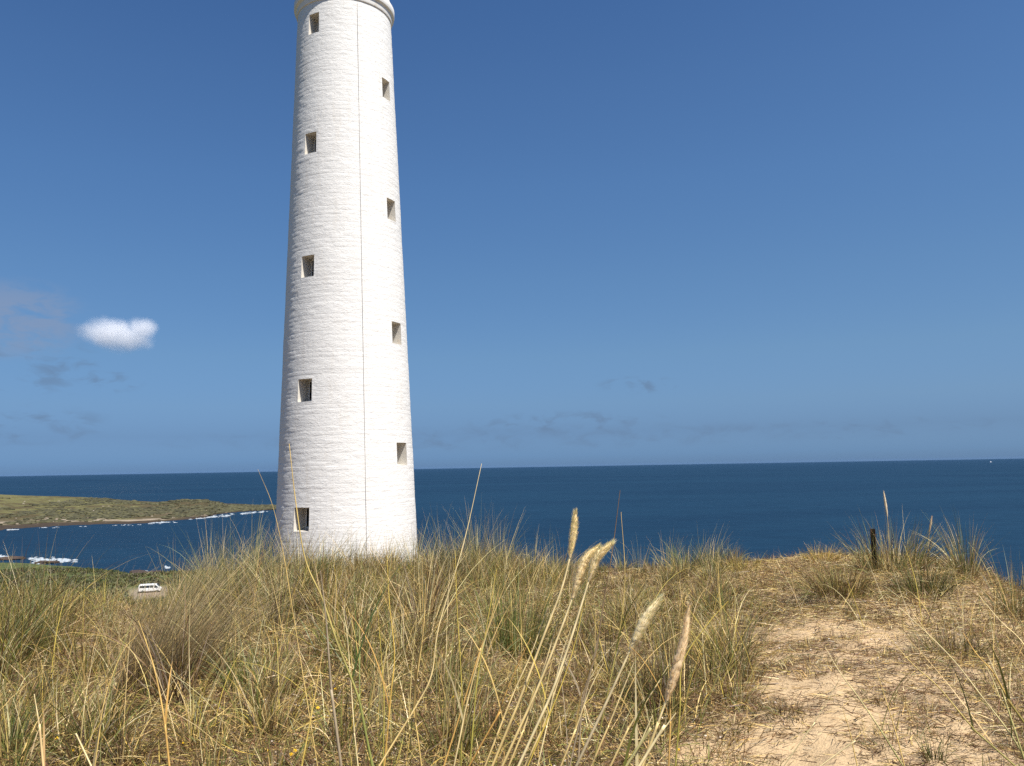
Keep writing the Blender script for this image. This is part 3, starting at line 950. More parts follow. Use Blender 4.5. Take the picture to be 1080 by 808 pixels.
def thatch(n, accept, Lr, mixd, lift, rmin, rmax):
    a = np.radians(rng.uniform(-38, 37, n)); r = np.sqrt(rng.uniform(rmin ** 2, rmax ** 2, n))
    x, y = r * np.sin(a), r * np.cos(a)
    keep = rng.uniform(0, 1, n) < accept(x, y, r)
    x, y, r, a = x[keep], y[keep], r[keep], a[keep]; n = len(x)
    B = np.stack([x, y, ground_z(a, r) + rng.uniform(0, 1, n) ** 1.5 * lift], -1)
    lb.add(strips(B, rng.uniform(0, 6.28, n), rng.normal(1.25, .35, n), rng.normal(.2, .9, n), rng.uniform(*Lr, n), rng.uniform(.0028, .0050, n), pal(mixd, n), 4))
thatch(110000, lambda x, y, r: np.clip(1 - 1.1 * path_mask(x, y), 0, 1) * np.clip(.35 + 1.1 * fbm(x * 1.4, y * 1.4, 44, 3), .08, 1), (.05, .19), {'brown': 5, 'red': 2.5, 'straw': 3, 'pale': 1.2, 'olive': 1.5}, .12, 2.7, 12.4)
thatch(34000, lambda x, y, r: np.clip(1 - 1.3 * path_mask(x, y), 0, 1) * (x < 1.2), (.06, .26), {'straw': 3, 'brown': 5, 'olive': 3, 'red': 1, 'gold': .6}, .10, 2.7, 6.5)
thatch(34000, lambda x, y, r: (x > 1.0) * np.clip(-.1 + 1.5 * sm(fbm(x * 1.6, y * 1.6, 51, 5, .6), -.2, .3), 0, 1), (.02, .08), {'brown': 5, 'red': 1.5, 'grey': 1.5, 'olive': 1.5}, .025, 3.4, 11)
o = lb.build('dry_plant_litter', M_GRASS)
prop(o, 'dead stems and broken straw lying over the sandy track and under the grass', 'plant litter', kind='stuff')

# low creeping mats on the track
mb = Batch()
for k in range(900):
    y = random.uniform(4.0, 11.0); x = 1.75 + .28 * (y - 4.3) + random.uniform(-1.6, 2.6)
    if float(pat(np.array([x]), np.array([y]))[0]) < .25 + .25 * float(path_mask(np.array([x]), np.array([y]))[0]): continue
    n = random.randint(50, 110)
    tussock(mb, x, y, n, random.uniform(.03, .11), random.uniform(.06, .20), {'straw': 5, 'pale': 2.5, 'brown': 2, 'olive': 1.5} if random.random() < .4 else {'brown': 3.5, 'olive': 2.5, 'grey': 2, 'green': .8, 'straw': 1.2}, 1.0, (random.uniform(-.3, .3), 0), .0048, .7, .3, 4)
o = mb.build('creeping_ground_cover', M_GRASS)
prop(o, 'low brown and olive creeping mats over the sandy track', 'ground cover', kind='stuff')

# small pale dried heads and pebbles among the grass
M_PALE = simple('pale_dried_heads', (.56, .47, .37), .85, 0, .2, .25, 40)
Vp, Tp = [], []
bm = bmesh.new(); bmesh.ops.create_icosphere(bm, subdivisions=1, radius=1)
ic = np.array([v.co[:] for v in bm.verts]); it = np.array([[v.index for v in f.verts] for f in bm.faces]); bm.free()
for k in range(1500):
    if k < 1000:
        px, py = random.gauss(370, 70), random.gauss(752, 42)
    elif k < 1200: px, py = random.gauss(600, 80), random.gauss(775, 35)
    else: px, py = random.uniform(480, 1080), random.uniform(612, 700)
    if py < 606 or py > 850: continue
    P = hit(px, py, 20)
    s = random.uniform(.004, .011)
    Vp.append(P + ic * (s * np.array([1, random.uniform(.6, 1.1), random.uniform(.4, .8)])) * rng.uniform(.75, 1.25, (len(ic), 1)) + [0, 0, s * .3 + (random.random() < .4) * random.uniform(0, .06)])
    Tp.append(it + (len(Vp) - 1) * len(ic))
me = mesh_np('pebbles', np.concatenate(Vp), np.zeros((0, 4)), T=np.concatenate(Tp))
prop(link('pebbles_and_dried_heads', me, M_PALE), 'pale pebbles and dried flower heads scattered among the grass', 'pebbles', kind='stuff')

# ------------------------------------------------------------------ landmark tussocks
def landmark(px, py, label, n, L, rad_, mixd, tilt, wind=(0, 0), width=.0045, bend=.5, lsd=.22, grp='marram tussocks of the dune', tipmix=None):
    P = hit(px, py, 16)
    b = Batch()
    tussock(b, P[0], P[1], n, L, rad_, mixd, tilt, wind, width, bend, lsd, 7, tipmix)
    o = b.build('marram_tussock', M_GRASS, None, (P[0], P[1], P[2]))
    prop(o, label, 'grass tussock', grp)
    return P
landmark(868, 592, 'low rounded golden tuft on the bare crest left of the rusty post', 420, .26, .20, {'straw': 4, 'gold': 3, 'olive': 2, 'brown': 2}, .7, (.02, 0), .0045, .8)
landmark(785, 606, 'low golden green tuft where the sandy track meets the skyline', 420, .30, .24, {'gold': 3, 'olive': 4, 'straw': 3, 'brown': 2}, .65, (.06, 0), .0045, .7)
landmark(941, 602, 'wide spiky grey-green tussock behind and to the right of the rusty post', 620, .64, .38, {'blue': 2, 'pale': 2, 'straw': 3, 'olive': 4, 'brown': 3}, .62, (.04, 0), .005)
landmark(1018, 606, 'upright silvery tussock on the crest near the right edge, windswept tips against the sea', 200, .66, .12, {'blue': 3.5, 'pale': 3, 'olive': 2, 'straw': 2}, .30, (-.05, 0), .005)
landmark(885, 625, 'rounded low dark brown bush of grass just left of the rusty post', 800, .36, .30, {'brown': 6, 'olive': 4, 'straw': 1}, .75, (-.05, 0), .004, .8)
landmark(975, 628, 'low green tuft at the foot of the mound right of the rusty post', 480, .40, .24, {'green': 4, 'olive': 5, 'gold': 1, 'brown': 2}, .6, (0, 0), .0045, .8)
landmark(1068, 650, 'tall tussock with drooping stems at the right edge of the view', 170, .66, .16, {'blue': 2, 'olive': 3, 'straw': 3, 'brown': 2}, .5, (-.08, 0), .0045)
landmark(728, 604, 'bushy blue-green tussock on the crest right of the seed heads', 360, .50, .22, {'blue': 3, 'olive': 3, 'green': 2, 'straw': 2.5}, .62, (.06, 0), .0045)
landmark(545, 690, 'dense dark olive tussock at the middle of the view, below the sea', 700, .78, .26, {'olive': 5, 'green': 3, 'blue': 1.5, 'brown': 1.5, 'straw': 1.5}, .42, (.05, 0), .0042)
landmark(170, 735, 'big dark brown tussock combed over to the right by the wind', 1300, .95, .26, {'brown': 7, 'grey': 1.6, 'red': 1.5, 'straw': 1.0, 'olive': 1}, .30, (.42, .08), .0042, .35, tipmix={'pale': 1})
landmark(215, 660, 'pale straw tussock swept right behind the dark brown one, tips reaching the lighthouse', 560, .95, .24, {'straw': 4, 'pale': 2.5, 'olive': 2, 'blue': 2}, .42, (.42, .05), .0045, .4)
landmark(245, 640, 'tall grey-green tussock left of the lighthouse base, tips crossing the bay', 420, 1.02, .26, {'blue': 4, 'olive': 3, 'pale': 2}, .42, (.08, 0), .0045, .45)
landmark(335, 618, 'olive tussock standing in front of the left half of the lighthouse base', 420, .60, .24, {'olive': 4, 'blue': 2, 'brown': 2, 'straw': 2}, .45, (.10, 0), .0045)
landmark(395, 622, 'reddish brown tuft in front of the right half of the lighthouse base', 380, .54, .22, {'red': 2.5, 'brown': 4, 'straw': 2.5, 'olive': 2}, .42, (.14, 0), .004)
landmark(485, 615, 'tall pale-tipped tussock on the crest just right of the lighthouse', 430, .86, .28, {'blue': 3, 'olive': 3, 'pale': 2.5, 'brown': 1.5}, .50, (.03, 0), .0045)
landmark(25, 700, 'dark green upright tussock at the left edge of the view', 420, .80, .18, {'olive': 4, 'green': 2, 'blue': 2, 'brown': 2}, .25, (.02, 0), .004)
landmark(255, 735, 'bright green spiky clump right of the windswept brown tussock', 190, .42, .09, {'green': 5, 'olive': 3}, .28, (.02, 0), .0042)
landmark(690, 745, 'dark thin-stemmed tuft behind the two right-hand seed heads', 330, .52, .16, {'brown': 5, 'grey': 1.5, 'olive': 2}, .30, (.03, 0), .0032)
landmark(503, 738, 'small fresh green tuft at the foot of the dark olive tussock', 130, .24, .07, {'green': 6, 'olive': 2}, .6, (0, 0), .004)
landmark(1000, 690, 'low olive tuft at the right verge of the sandy track', 340, .26, .24, {'olive': 4, 'brown': 3, 'grey': 1.5, 'straw': 1.5}, .8, (-.1, 0), .004)
landmark(985, 800, 'short dark green sprig standing in the sand near the bottom right', 60, .16, .05, {'green': 3, 'olive': 3, 'brown': 2}, .5, (0, 0), .004)
landmark(728, 700, 'leaning yellow-green tuft on the left verge of the sandy track', 240, .52, .14, {'gold': 3, 'olive': 3, 'straw': 3}, .5, (.22, 0), .004)

# ------------------------------------------------------------------ single stems and seed heads close to the camera
def crom(P, n=8):
    P = [np.asarray(p, float) for p in P]
    P = [2 * P[0] - P[1]] + P + [2 * P[-1] - P[-2]]
    out = []
    for i in range(1, len(P) - 2):
        p0, p1, p2, p3 = P[i - 1:i + 3]
        for k in range(n):
            t = k / n
            out.append(.5 * ((2 * p1) + (-p0 + p2) * t + (2 * p0 - 5 * p1 + 4 * p2 - p3) * t * t + (-p0 + 3 * p1 - 3 * p2 + p3) * t ** 3))
    out.append(P[-2])
    return np.array(out)

def stem_pts(px, dist, lean=0.0):
    """px: photo points from the lowest visible up to the tip, at a distance from the camera; rooted in the ground below"""
    pts = [at_dist(x, y, dist + lean * k) for k, (x, y) in enumerate(px)]
    d = pts[0] - pts[1]; d = d / np.linalg.norm(d)
    z0 = 43.0
    g0 = pts[0].copy()
    for _ in range(400):
        if g0[2] <= gz(g0[0], g0[1]): break
        dd = d.copy(); dd[2] = min(dd[2], -.6)
        g0 = g0 + dd * .01
    if np.linalg.norm(g0 - pts[0]) > .05: pts = [g0] + pts
    return pts

def stem_mesh(pts, r, c0, c1, mat, name, parent, tipr=.25):
    P = crom(pts, 8)
    n = len(P); t = np.linspace(0, 1, n)
    V, Q = tube_np(P, r * (1 - (1 - tipr) * t ** 1.5), 6)
    col = (np.array(c0)[None] * (1 - t[:, None]) + np.array(c1)[None] * t[:, None])
    col = col * (1 + .15 * np.sin(t * 37 + 2))[:, None]
    # nodes of the culm
    return link(name, mesh_np(name, V, Q, np.repeat(col, 6, 0), smooth=True), mat, parent), P

def stalk(px, dist, label, c0, c1, r=.0016, lean=0.0, grp='single tall stems of the foreground'):
    pts = stem_pts(px, dist, lean)
    org = pts[0]
    root = empty('grass_stalk', org)
    prop(root, label, 'grass stalk', grp)
    o, P = stem_mesh([p - org for p in pts], r, np.minimum(1, np.array(c0) * 1.25), np.minimum(1, np.array(c1) * 1.25), M_STEM, 'stem', root)
    # one dry sheath leaf peeling off the stem
    i = len(P) // 3
    b = Batch(); az_ = random.uniform(0, 6.28)
    L = random.uniform(.12, .28)
    b.add(strips(np.array([P[i]]), np.array([az_]), np.array([.25]), np.array([.7]), np.array([L]), np.array([r * 2.0]), np.array([c0]) * 1.0, 8))
    b.build('leaf', M_GRASS, root)
    return root

def seed_stalk(px, split, dist, label, headr, c0, c1, hc, r=.0032, lean=0.0):
    """px from low to tip; the head starts at index split"""
    pts = stem_pts(px, dist, lean)
    extra = len(pts) - len(px)
    org = pts[0].copy()
    root = empty('seed_head_stalk', org)
    prop(root, label, 'grass stalk', 'marram seed heads of the foreground')
    loc = [p - org for p in pts]
    s = split + extra
    o, P = stem_mesh(loc[:s + 1], r, np.minimum(1, np.array(c0) * 1.25), np.minimum(1, np.array(c1) * 1.25), M_STEM, 'stem', root, .6)
    H = crom(loc[s:], 14)
    n = len(H); t = np.linspace(0, 1, n)
    prof = headr * np.clip(np.sin(np.pi * np.clip(t * .88 + .10, 0, 1)) ** .75, .12, 1)
    Vc, Qc = tube_np(H, prof * .80, 10)
    Vc = Vc + (H.repeat(10, 0) - Vc) * (.28 * rng.uniform(0, 1, (len(Vc), 1)))
    b = Batch()
    b.add((Vc, Qc, np.repeat(np.array([hc]), n * 10, 0) * rng.uniform(.85, 1.05, (n * 10, 1))))
    tg = np.gradient(H, axis=0); tg /= np.linalg.norm(tg, axis=1)[:, None]
    # spikelets: each a short sliver lying up along the head, standing slightly off it
    m = 750
    k = rng.integers(0, n - 1, m); f = rng.uniform(0, 1, m)[:, None]
    base = H[k] * (1 - f) + H[k + 1] * f
    T = tg[k]
    rnd = rng.normal(0, 1, (m, 3)); rad_ = rnd - (rnd * T).sum(1)[:, None] * T; rad_ /= np.linalg.norm(rad_, axis=1)[:, None]
    pr = prof[k][:, None]
    root_ = base + rad_ * pr * rng.uniform(.6, .85, (m, 1))
    d = T + rad_ * rng.uniform(.12, .42, (m, 1)); d /= np.linalg.norm(d, axis=1)[:, None]
    L = rng.uniform(.006, .015, (m, 1)); sd_ = np.cross(d, rnd); sd_ /= np.linalg.norm(sd_, axis=1)[:, None]
    wv = rng.uniform(.0003, .0006, (m, 1))
    V = np.stack([root_ - sd_ * wv * .4, root_ + sd_ * wv * .4, root_ + d * L * .5 - sd_ * wv, root_ + d * L * .5 + sd_ * wv, root_ + d * L - sd_ * .0001, root_ + d * L + sd_ * .0001], 1)
    q = np.array([[0, 1, 3, 2], [2, 3, 5, 4]])
    Q = (np.arange(m) * 6)[:, None, None] + q[None]
    cc = np.repeat((np.minimum(np.array([hc]) * rng.uniform(.95, 1.3, (m, 1)), .97))[:, None, :], 6, 1)
    b.add((V.reshape(-1, 3), Q.reshape(-1, 4), cc.reshape(-1, 3)))
    hd_ = b.build('seed_head', M_HEAD, root)
    hd_.data.materials.append(M_STEM)
    mi = np.zeros(len(hd_.data.polygons), np.int32); mi[:len(Qc)] = 1
    hd_.data.polygons.foreach_set('material_index', mi)
    return root
HC = (.98, .77, .44)
seed_stalk([(520, 806), (548, 738), (573, 672), (592, 622), (601, 588), (605, 562), (607, 540)], 4, 1.95, 'upright pale seed head, highest of all against the sea', .0100, PAL['straw'], PAL['pale'], HC)
seed_stalk([(528, 812), (566, 728), (590, 668), (604, 630), (611, 606), (619, 588), (631, 577)], 3, 1.90, 'curved seed head leaning right, left one of the touching pair', .0135, PAL['straw'], PAL['pale'], HC)
seed_stalk([(545, 812), (580, 735), (600, 680), (612, 642), (621, 612), (630, 588), (646, 572)], 4, 1.86, 'curved seed head leaning right, right one of the touching pair', .0120, PAL['pale'], PAL['pale'], (.98, .79, .47))
seed_stalk([(606, 812), (640, 740), (655, 707), (665, 685), (680, 655), (696, 630)], 3, 1.85, 'slanting creamy seed head above the dark thin-stemmed tuft', .0150, PAL['grey'], PAL['pale'], (.98, .81, .49))
seed_stalk([(676, 812), (692, 768), (703, 738), (711, 712), (721, 675), (727, 638)], 2, 1.80, 'long pinkish buff seed head nearest the sandy track', .0140, PAL['straw'], PAL['pale'], (.94, .70, .41), lean=.0)
seed_stalk([(940, 607), (938, 575), (936, 545), (932, 518)], 2, 11.9, 'single pale plume rising from the tussock behind the rusty post', .020, PAL['straw'], PAL['straw'], (.75, .62, .42), r=.004)
seed_stalk([(978, 610), (979, 580), (980, 562), (983, 544)], 2, 11.8, 'short straight plume between the two silvery tussocks of the right crest', .016, PAL['straw'], PAL['straw'], (.68, .52, .34), r=.004)

S, Pl, Ol, Or, Gd, Gy, Br, Gn, Bl = (PAL[k] for k in ('straw', 'pale', 'olive', 'orange', 'gold', 'grey', 'brown', 'green', 'blue'))
stalk([(400, 808), (437, 748), (455, 712), (463, 660), (489, 573), (508, 489)], 2.0, 'tallest straw stem, kinked low down, its tip reaching the horizon right of the lighthouse', S, Pl, .0024)
stalk([(393, 810), (379, 740), (357, 682), (340, 632), (322, 590), (312, 530), (305, 468)], 1.35, 'dark green stem with a straw tip crossing the lowest left window', Gn, S, .0022)
stalk([(360, 810), (350, 732), (344, 655), (338, 602)], 1.3, 'blurry grey stem just left of the dark green one', Gy, Gy * .8, .0026)
stalk([(318, 810), (331, 740), (341, 684)], 1.9, 'short yellow stem leaning towards the grey one beside yellow flowers', Gd, S, .0022)
stalk([(378, 812), (374, 775), (370, 720), (366, 668), (361, 640)], 2.1, 'thin bending cream stem right of the dark green one', Pl, Pl, .0018)
stalk([(405, 812), (412, 735), (416, 690), (411, 640), (408, 585)], 2.1, 'bright yellow stem in front of the right side of the lighthouse', Or * .9, Gd, .0024)
stalk([(404, 812), (405, 740), (402, 690), (398, 640)], 2.2, 'green stem immediately left of the bright yellow one', Ol, Gd, .0020)
stalk([(445, 812), (437, 745), (446, 670), (449, 612)], 2.1, 'pinkish straw stem between the yellow stem and the tallest one', S * .9, S, .0022)
stalk([(486, 812), (487, 730), (482, 640), (480, 580)], 2.1, 'straight stem, green below and yellow above, right of the tallest stem', Ol, Gd, .0022)
stalk([(478, 812), (493, 740), (512, 672), (540, 598)], 2.0, 'pale yellow stem fanning right towards the dark olive tussock', Pl * .9, S, .0023)
stalk([(495, 812), (503, 720), (513, 662), (524, 600)], 2.05, 'slender olive-yellow stem crossing behind the pale fanned one', Ol * 1.3, Gd, .0020)
stalk([(495, 722), (505, 690), (517, 655), (528, 615)], 2.3, 'orange-footed stem crossing the pale fanned one', Or, S, .0022)
stalk([(555, 812), (590, 728), (608, 672), (620, 610)], 1.9, 'yellow-green stem just right of the paired seed heads', Gd, Gd, .0018)
stalk([(505, 790), (522, 760), (540, 715), (560, 672)], 2.0, 'rusty orange stem low down beside the pale seed stalks', Or * .8, Or * .8, .0022)
stalk([(566, 812), (578, 760), (590, 700), (603, 660)], 2.0, 'cream stem inside the bunch under the paired seed heads', Pl, Pl, .0020)
stalk([(610, 800), (614, 740), (628, 690), (636, 640), (646, 580), (654, 517)], 2.0, 'tall brown stem with a bare dark tip standing against the sea', Gy, Br * .9, .0024)
stalk([(638, 745), (652, 675), (659, 610), (655, 540)], 2.05, 'light green stem beside the tall brown bare-tipped one', Ol * 1.3, S, .0018)
stalk([(600, 812), (625, 700), (633, 660)], 2.0, 'grey bent stem between the paired and the creamy seed heads', Gy, Gy, .0022)
stalk([(658, 812), (672, 790), (688, 755)], 1.7, 'short thick green blade at the foot of the frame left of the buff seed head', Ol * 1.2, Pl, .0030)
stalk([(672, 812), (690, 783), (713, 752)], 1.7, 'short thick cream blade at the foot of the frame below the buff seed head', Pl, Pl, .0032)
stalk([(705, 812), (707, 760), (705, 710), (698, 668)], 1.9, 'orange-yellow stem crossing the buff seed head', Or * .9, S, .0020)
stalk([(712, 812), (717, 750), (720, 700), (745, 660), (768, 634)], 1.9, 'green-yellow blade arching right over the left verge of the track', Ol * 1.3, Gd * 1.2, .0020)
stalk([(179, 812), (174, 765), (165, 715), (155, 680), (146, 655)], 2.0, 'orange-footed stem in front of the windswept brown tussock', Or * .95, S, .0026)
stalk([(46, 812), (42, 770), (36, 732)], 2.0, 'short pale orange stem near the left bottom corner', Or * .8 + .08, Pl, .0028)
stalk([(138, 682), (110, 670), (100, 808)][::-1][:1] + [(110, 740), (128, 690), (146, 668)], 2.4, 'thin bowed straw stem left of the orange-footed one', S, S, .0016)
stalk([(98, 812), (90, 795), (82, 778)], 2.0, 'short cream stub at the foot of the frame left of centre', Pl, Pl, .0020)
stalk([(955, 812), (930, 772), (905, 735), (885, 708), (870, 682)], 2.3, 'long olive and straw stem slanting up-left across the sandy track', Ol, Pl, .0022)
stalk([(1075, 812), (1030, 772), (990, 725), (962, 700), (934, 668)], 2.3, 'long olive stem slanting over the dark tuft of the right verge', Ol, S, .0022)
stalk([(1100, 830), (1066, 775), (1038, 738), (1000, 690), (948, 640)], 2.2, 'longest slanting stem from the bottom right corner towards the rusty post', Ol * .9, Pl, .0022)
stalk([(1100, 790), (1068, 745), (1048, 710), (1030, 690), (1016, 668)], 2.1, 'yellow and orange stem leaning in from the right edge', Ol * .9, Or, .0024)
stalk([(1080, 800), (1062, 745), (1052, 715), (1041, 690)], 2.15, 'pale green stem crossing under the orange-tipped one at the right edge', Ol * 1.4, Pl, .0020)
stalk([(955, 812), (944, 770), (931, 728), (920, 692)], 2.3, 'thin buff stem standing in the middle of the sandy track', S, S * 1.1, .0016)
stalk([(1120, 745), (1080, 680), (1055, 655), (1030, 625)], 2.2, 'thin pale stem leaning in above the right verge', S, Pl, .0018)
stalk([(838, 792), (855, 768), (872, 740), (886, 715)], 2.4, 'cream stem leaning right over the near sand', Pl, Pl, .0016)
stalk([(905, 812), (897, 775), (888, 745)], 2.3, 'short buff stem beside the long slanting one on the track', S, S, .0016)
stalk([(860, 812), (890, 790), (918, 765)], 2.2, 'low pale stem leaning right near the bottom of the track', Pl, Pl, .0016)
for px_, lab in [([(510, 812), (540, 735), (560, 690), (578, 640)], 'outermost pale straw stem on the left of the seed-head bunch'),
                 ([(535, 812), (552, 770), (575, 700), (588, 655)], 'second pale straw stem from the left of the seed-head bunch'),
                 ([(552, 812), (572, 768), (590, 715), (600, 690)], 'short bright straw stem low in the middle of the seed-head bunch'),
                 ([(590, 812), (606, 772), (622, 728), (636, 700)], 'bleached stem between the seed-head bunch and the creamy head'),
                 ([(622, 812), (642, 765), (658, 725), (668, 700)], 'thin buff stem running beside the stem of the creamy head'),
                 ([(642, 812), (662, 770), (688, 730), (706, 700)], 'straw stem leaning right below the buff seed head')]:
    stalk(px_, random.uniform(1.85, 2.05), lab, S, Pl, .0026)
stalk([(308, 640), (300, 590), (288, 535), (272, 495)], 3.2, 'lone stem leaning left before the left flank of the lighthouse', S, S * .8, .0018)

# ------------------------------------------------------------------ yellow flowers
M_PETAL = simple('yellow_petal', (.80, .52, .02), .5, 0, .3, .1, 30)
M_FSTEM = simple('flower_stem', (.12, .16, .05), .6)
fp = bmesh.new()
for q in range(12):
    a = q * math.pi / 6
    for lay, (l, z) in enumerate(((.011, .000), (.008, .002))):
        a2 = a + lay * .26
        c_, s_ = math.cos(a2), math.sin(a2)
        w = .0022
        ps = [(0, 0, .001 + z), (c_ * l * .6 - s_ * w, s_ * l * .6 + c_ * w, .003 + z), (c_ * l, s_ * l, .002 + z), (c_ * l * .6 + s_ * w, s_ * l * .6 - c_ * w, .003 + z)]
        fp.faces.new([fp.verts.new(p) for p in ps])
bmesh.ops.create_icosphere(fp, subdivisions=1, radius=.003, matrix=Matrix.Translation((0, 0, .003)))
f_me = mesh_bm('flower_head', fp); f_me.materials.append(M_PETAL)
sV, sQ = tube_np(np.array([(0, 0, 0), (.004, 0, .05), (0, .003, .10)]), .0012, 5)
s_me = mesh_np('flower_stem', sV, sQ); s_me.materials.append(M_FSTEM)
for (px, py, lab, s) in [(59, 779, 'yellow flower in the brown litter near the left edge, upper of two', 1), (76, 792, 'yellow flower near the left edge, lower of two', 1),
                         (192, 784, 'lone yellow flower right of the orange-footed stem', .8), (283, 792, 'small yellow flower just left of the close pair', .8),
                         (307, 796, 'yellow flower of the close pair, lower left one', 1.1), (311, 792, 'yellow flower of the close pair, upper right one', 1.1),
                         (335, 747, 'yellow flower beside the short yellow stem', 1.1), (354, 727, 'yellow flower touching the grey stem', 1.1), (478, 735, 'yellow flower under the dark olive tussock, between tall stems', 1.1),
                         (716, 791, 'orange-yellow flower beside the track under the buff seed head', .9)]:
    P = hit(px, py + 14, 14)
    d = ray(px, py)
    rr_ = math.hypot(P[0], P[1]); hl = math.hypot(d[0], d[1])
    top = CAM + d * (rr_ / hl)
    root = empty('yellow_flower', P); prop(root, lab, 'flower', 'yellow flowers in the grass')
    hgt = max(top[2] - P[2], .04)
    st = bpy.data.objects.new('stem', s_me); C.objects.link(st); st.parent = root; st.scale = (1, 1, hgt / .10)
    hd = bpy.data.objects.new('flower_head', f_me); C.objects.link(hd); hd.parent = root; hd.location = (0, .003, hgt)
    hd.scale = (s * 1.0,) * 3
    tl = (Vector(CAM) - Vector(P)).normalized() * .8 + Vector((0, 0, 1))
    hd.rotation_euler = tl.to_track_quat('Z', 'Y').to_euler()

# ------------------------------------------------------------------ rusty post
M_RUST, g = new_mat('rusted_steel')
pos = g.n('ShaderNodeTexCoord').outputs['Object']
n = g.noise(pos, 30, 5, .65)
finish(g, pbsdf(g, g.mix(n, (.022, .013, .010), (.085, .042, .024)), .85, .2, .3, bump(g, n, .003, .8)))
Pb = hit(924, 603.5, 16)
post = empty('rusty_fence_post', Pb, R(20))
post.rotation_euler = (R(-2), R(1.6), R(20))
prop(post, 'short dark rusted steel fence post standing in the tussock on the right crest', 'fence post')
bm = bmesh.new()
def prism(bm, outline, z0, z1):
    b = [bm.verts.new((x, y, z0)) for x, y in outline]; t = [bm.verts.new((x, y, z1)) for x, y in outline]
    n = len(b)
    bm.faces.new(b[::-1]); bm.faces.new(t)
    for i in range(n): bm.faces.new((b[i], b[(i + 1) % n], t[(i + 1) % n], t[i]))
# star section: three webs of 4 mm steel
out = []
for k in range(3):
    a = k * 2 * math.pi / 3 + .3
    c_, s_ = math.cos(a), math.sin(a)
    for (l, w) in ((.006, -.0045), (.036, -.0035), (.036, .0035), (.006, .0045)): out.append((c_ * l - s_ * w, s_ * l + c_ * w))
prism(bm, out, -.25, .50)
bmesh.ops.bevel(bm, geom=[e for e in bm.edges], offset=.0008, segments=1, affect='EDGES')
link('steel_star_section', mesh_bm('post', bm), M_RUST, post)
# three loops of old tie wire on it
M_WIRE = simple('old_tie_wire', (.10, .065, .05), .7, .4)
tw = []
for z in (.12, .28, .43):
    f = np.linspace(0, 4 * math.pi, 30)
    tw.append((np.stack([.038 * np.cos(f), .038 * np.sin(f), z + .004 * f / 6.3], -1), .0016))
for w_ in tw: tubes_obj('tie_wire', [w_], M_WIRE, post)

# ------------------------------------------------------------------ parked van
M_VAN = simple('white_van_paint', (.78, .77, .73), .35, 0, .5, .03)
M_TYRE = simple('tyre_rubber', (.025, .025, .025), .8)
M_RIM = simple('steel_rim', (.45, .45, .46), .35, .8)
M_VGL = simple('van_glass', (.02, .024, .028), .1, 0, .6)
M_LAMP = simple('head_lamp_lens', (.75, .75, .72), .15, 0, .6)
M_TAIL = simple('tail_lamp_lens', (.35, .02, .02), .25)
M_PLAST = simple('dark_bumper_plastic', (.05, .05, .055), .6)
dv = ray(158.2, 624.2)
rv = 238.0
Pv = CAM + dv * (rv / math.hypot(dv[0], dv[1]))
av = math.atan2(dv[0], dv[1])
zv = gz(Pv[0], Pv[1])
vx, vy = rv * math.sin(av), rv * math.cos(av)
van = empty('parked_van', (vx, vy, zv), -av - R(6))
prop(van, 'white minibus parked on gravel near the shore, nose to the right', 'van')
# side outline (x forward, z up), 5.4 m long
side = [(-2.65, .45), (-2.68, 1.1), (-2.62, 1.95), (-2.45, 2.12), (1.25, 2.14), (1.55, 2.05), (2.25, 1.32), (2.62, 1.12), (2.70, .75), (2.66, .42)]
bm = bmesh.new()
HWv = .90
def section(y, inset):
    return [bm.verts.new((x * (1 - inset * .02), y, z - (inset * .06 if z > 1.5 else 0))) for x, z in side]
rows = [section(-HWv, 0), section(HWv, 0)]
L_, R2 = rows
for p in (L_, R2): pass
top_in = .12
for row in rows:
    for v, (x, z) in zip(row, side):
        if z > 1.3: v.co.y *= 1 - top_in * min(1, (z - 1.2) / .8)
n_ = len(side)
bm.faces.new(L_); bm.faces.new(R2[::-1])
for i in range(n_): bm.faces.new((L_[i], R2[i], R2[(i + 1) % n_], L_[(i + 1) % n_]))
bmesh.ops.recalc_face_normals(bm, faces=bm.faces)
bmesh.ops.bevel(bm, geom=[e for e in bm.edges], offset=.05, segments=2, affect='EDGES')
link('body', mesh_bm('van_body', bm), M_VAN, van)
def slab(name, pts, y0, y1, mat, parent):
    bm = bmesh.new()
    a = [bm.verts.new((x, y0 + (0 if z < 1.3 else 0), z)) for x, z in pts]
    b = [bm.verts.new((x, y1, z)) for x, z in pts]
    n = len(a)
    bm.faces.new(a); bm.faces.new(b[::-1])
    for i in range(n): bm.faces.new((a[i], b[i], b[(i + 1) % n], a[(i + 1) % n]))
    bmesh.ops.recalc_face_normals(bm, faces=bm.faces)
    return link(name, mesh_bm(name, bm), mat, parent)
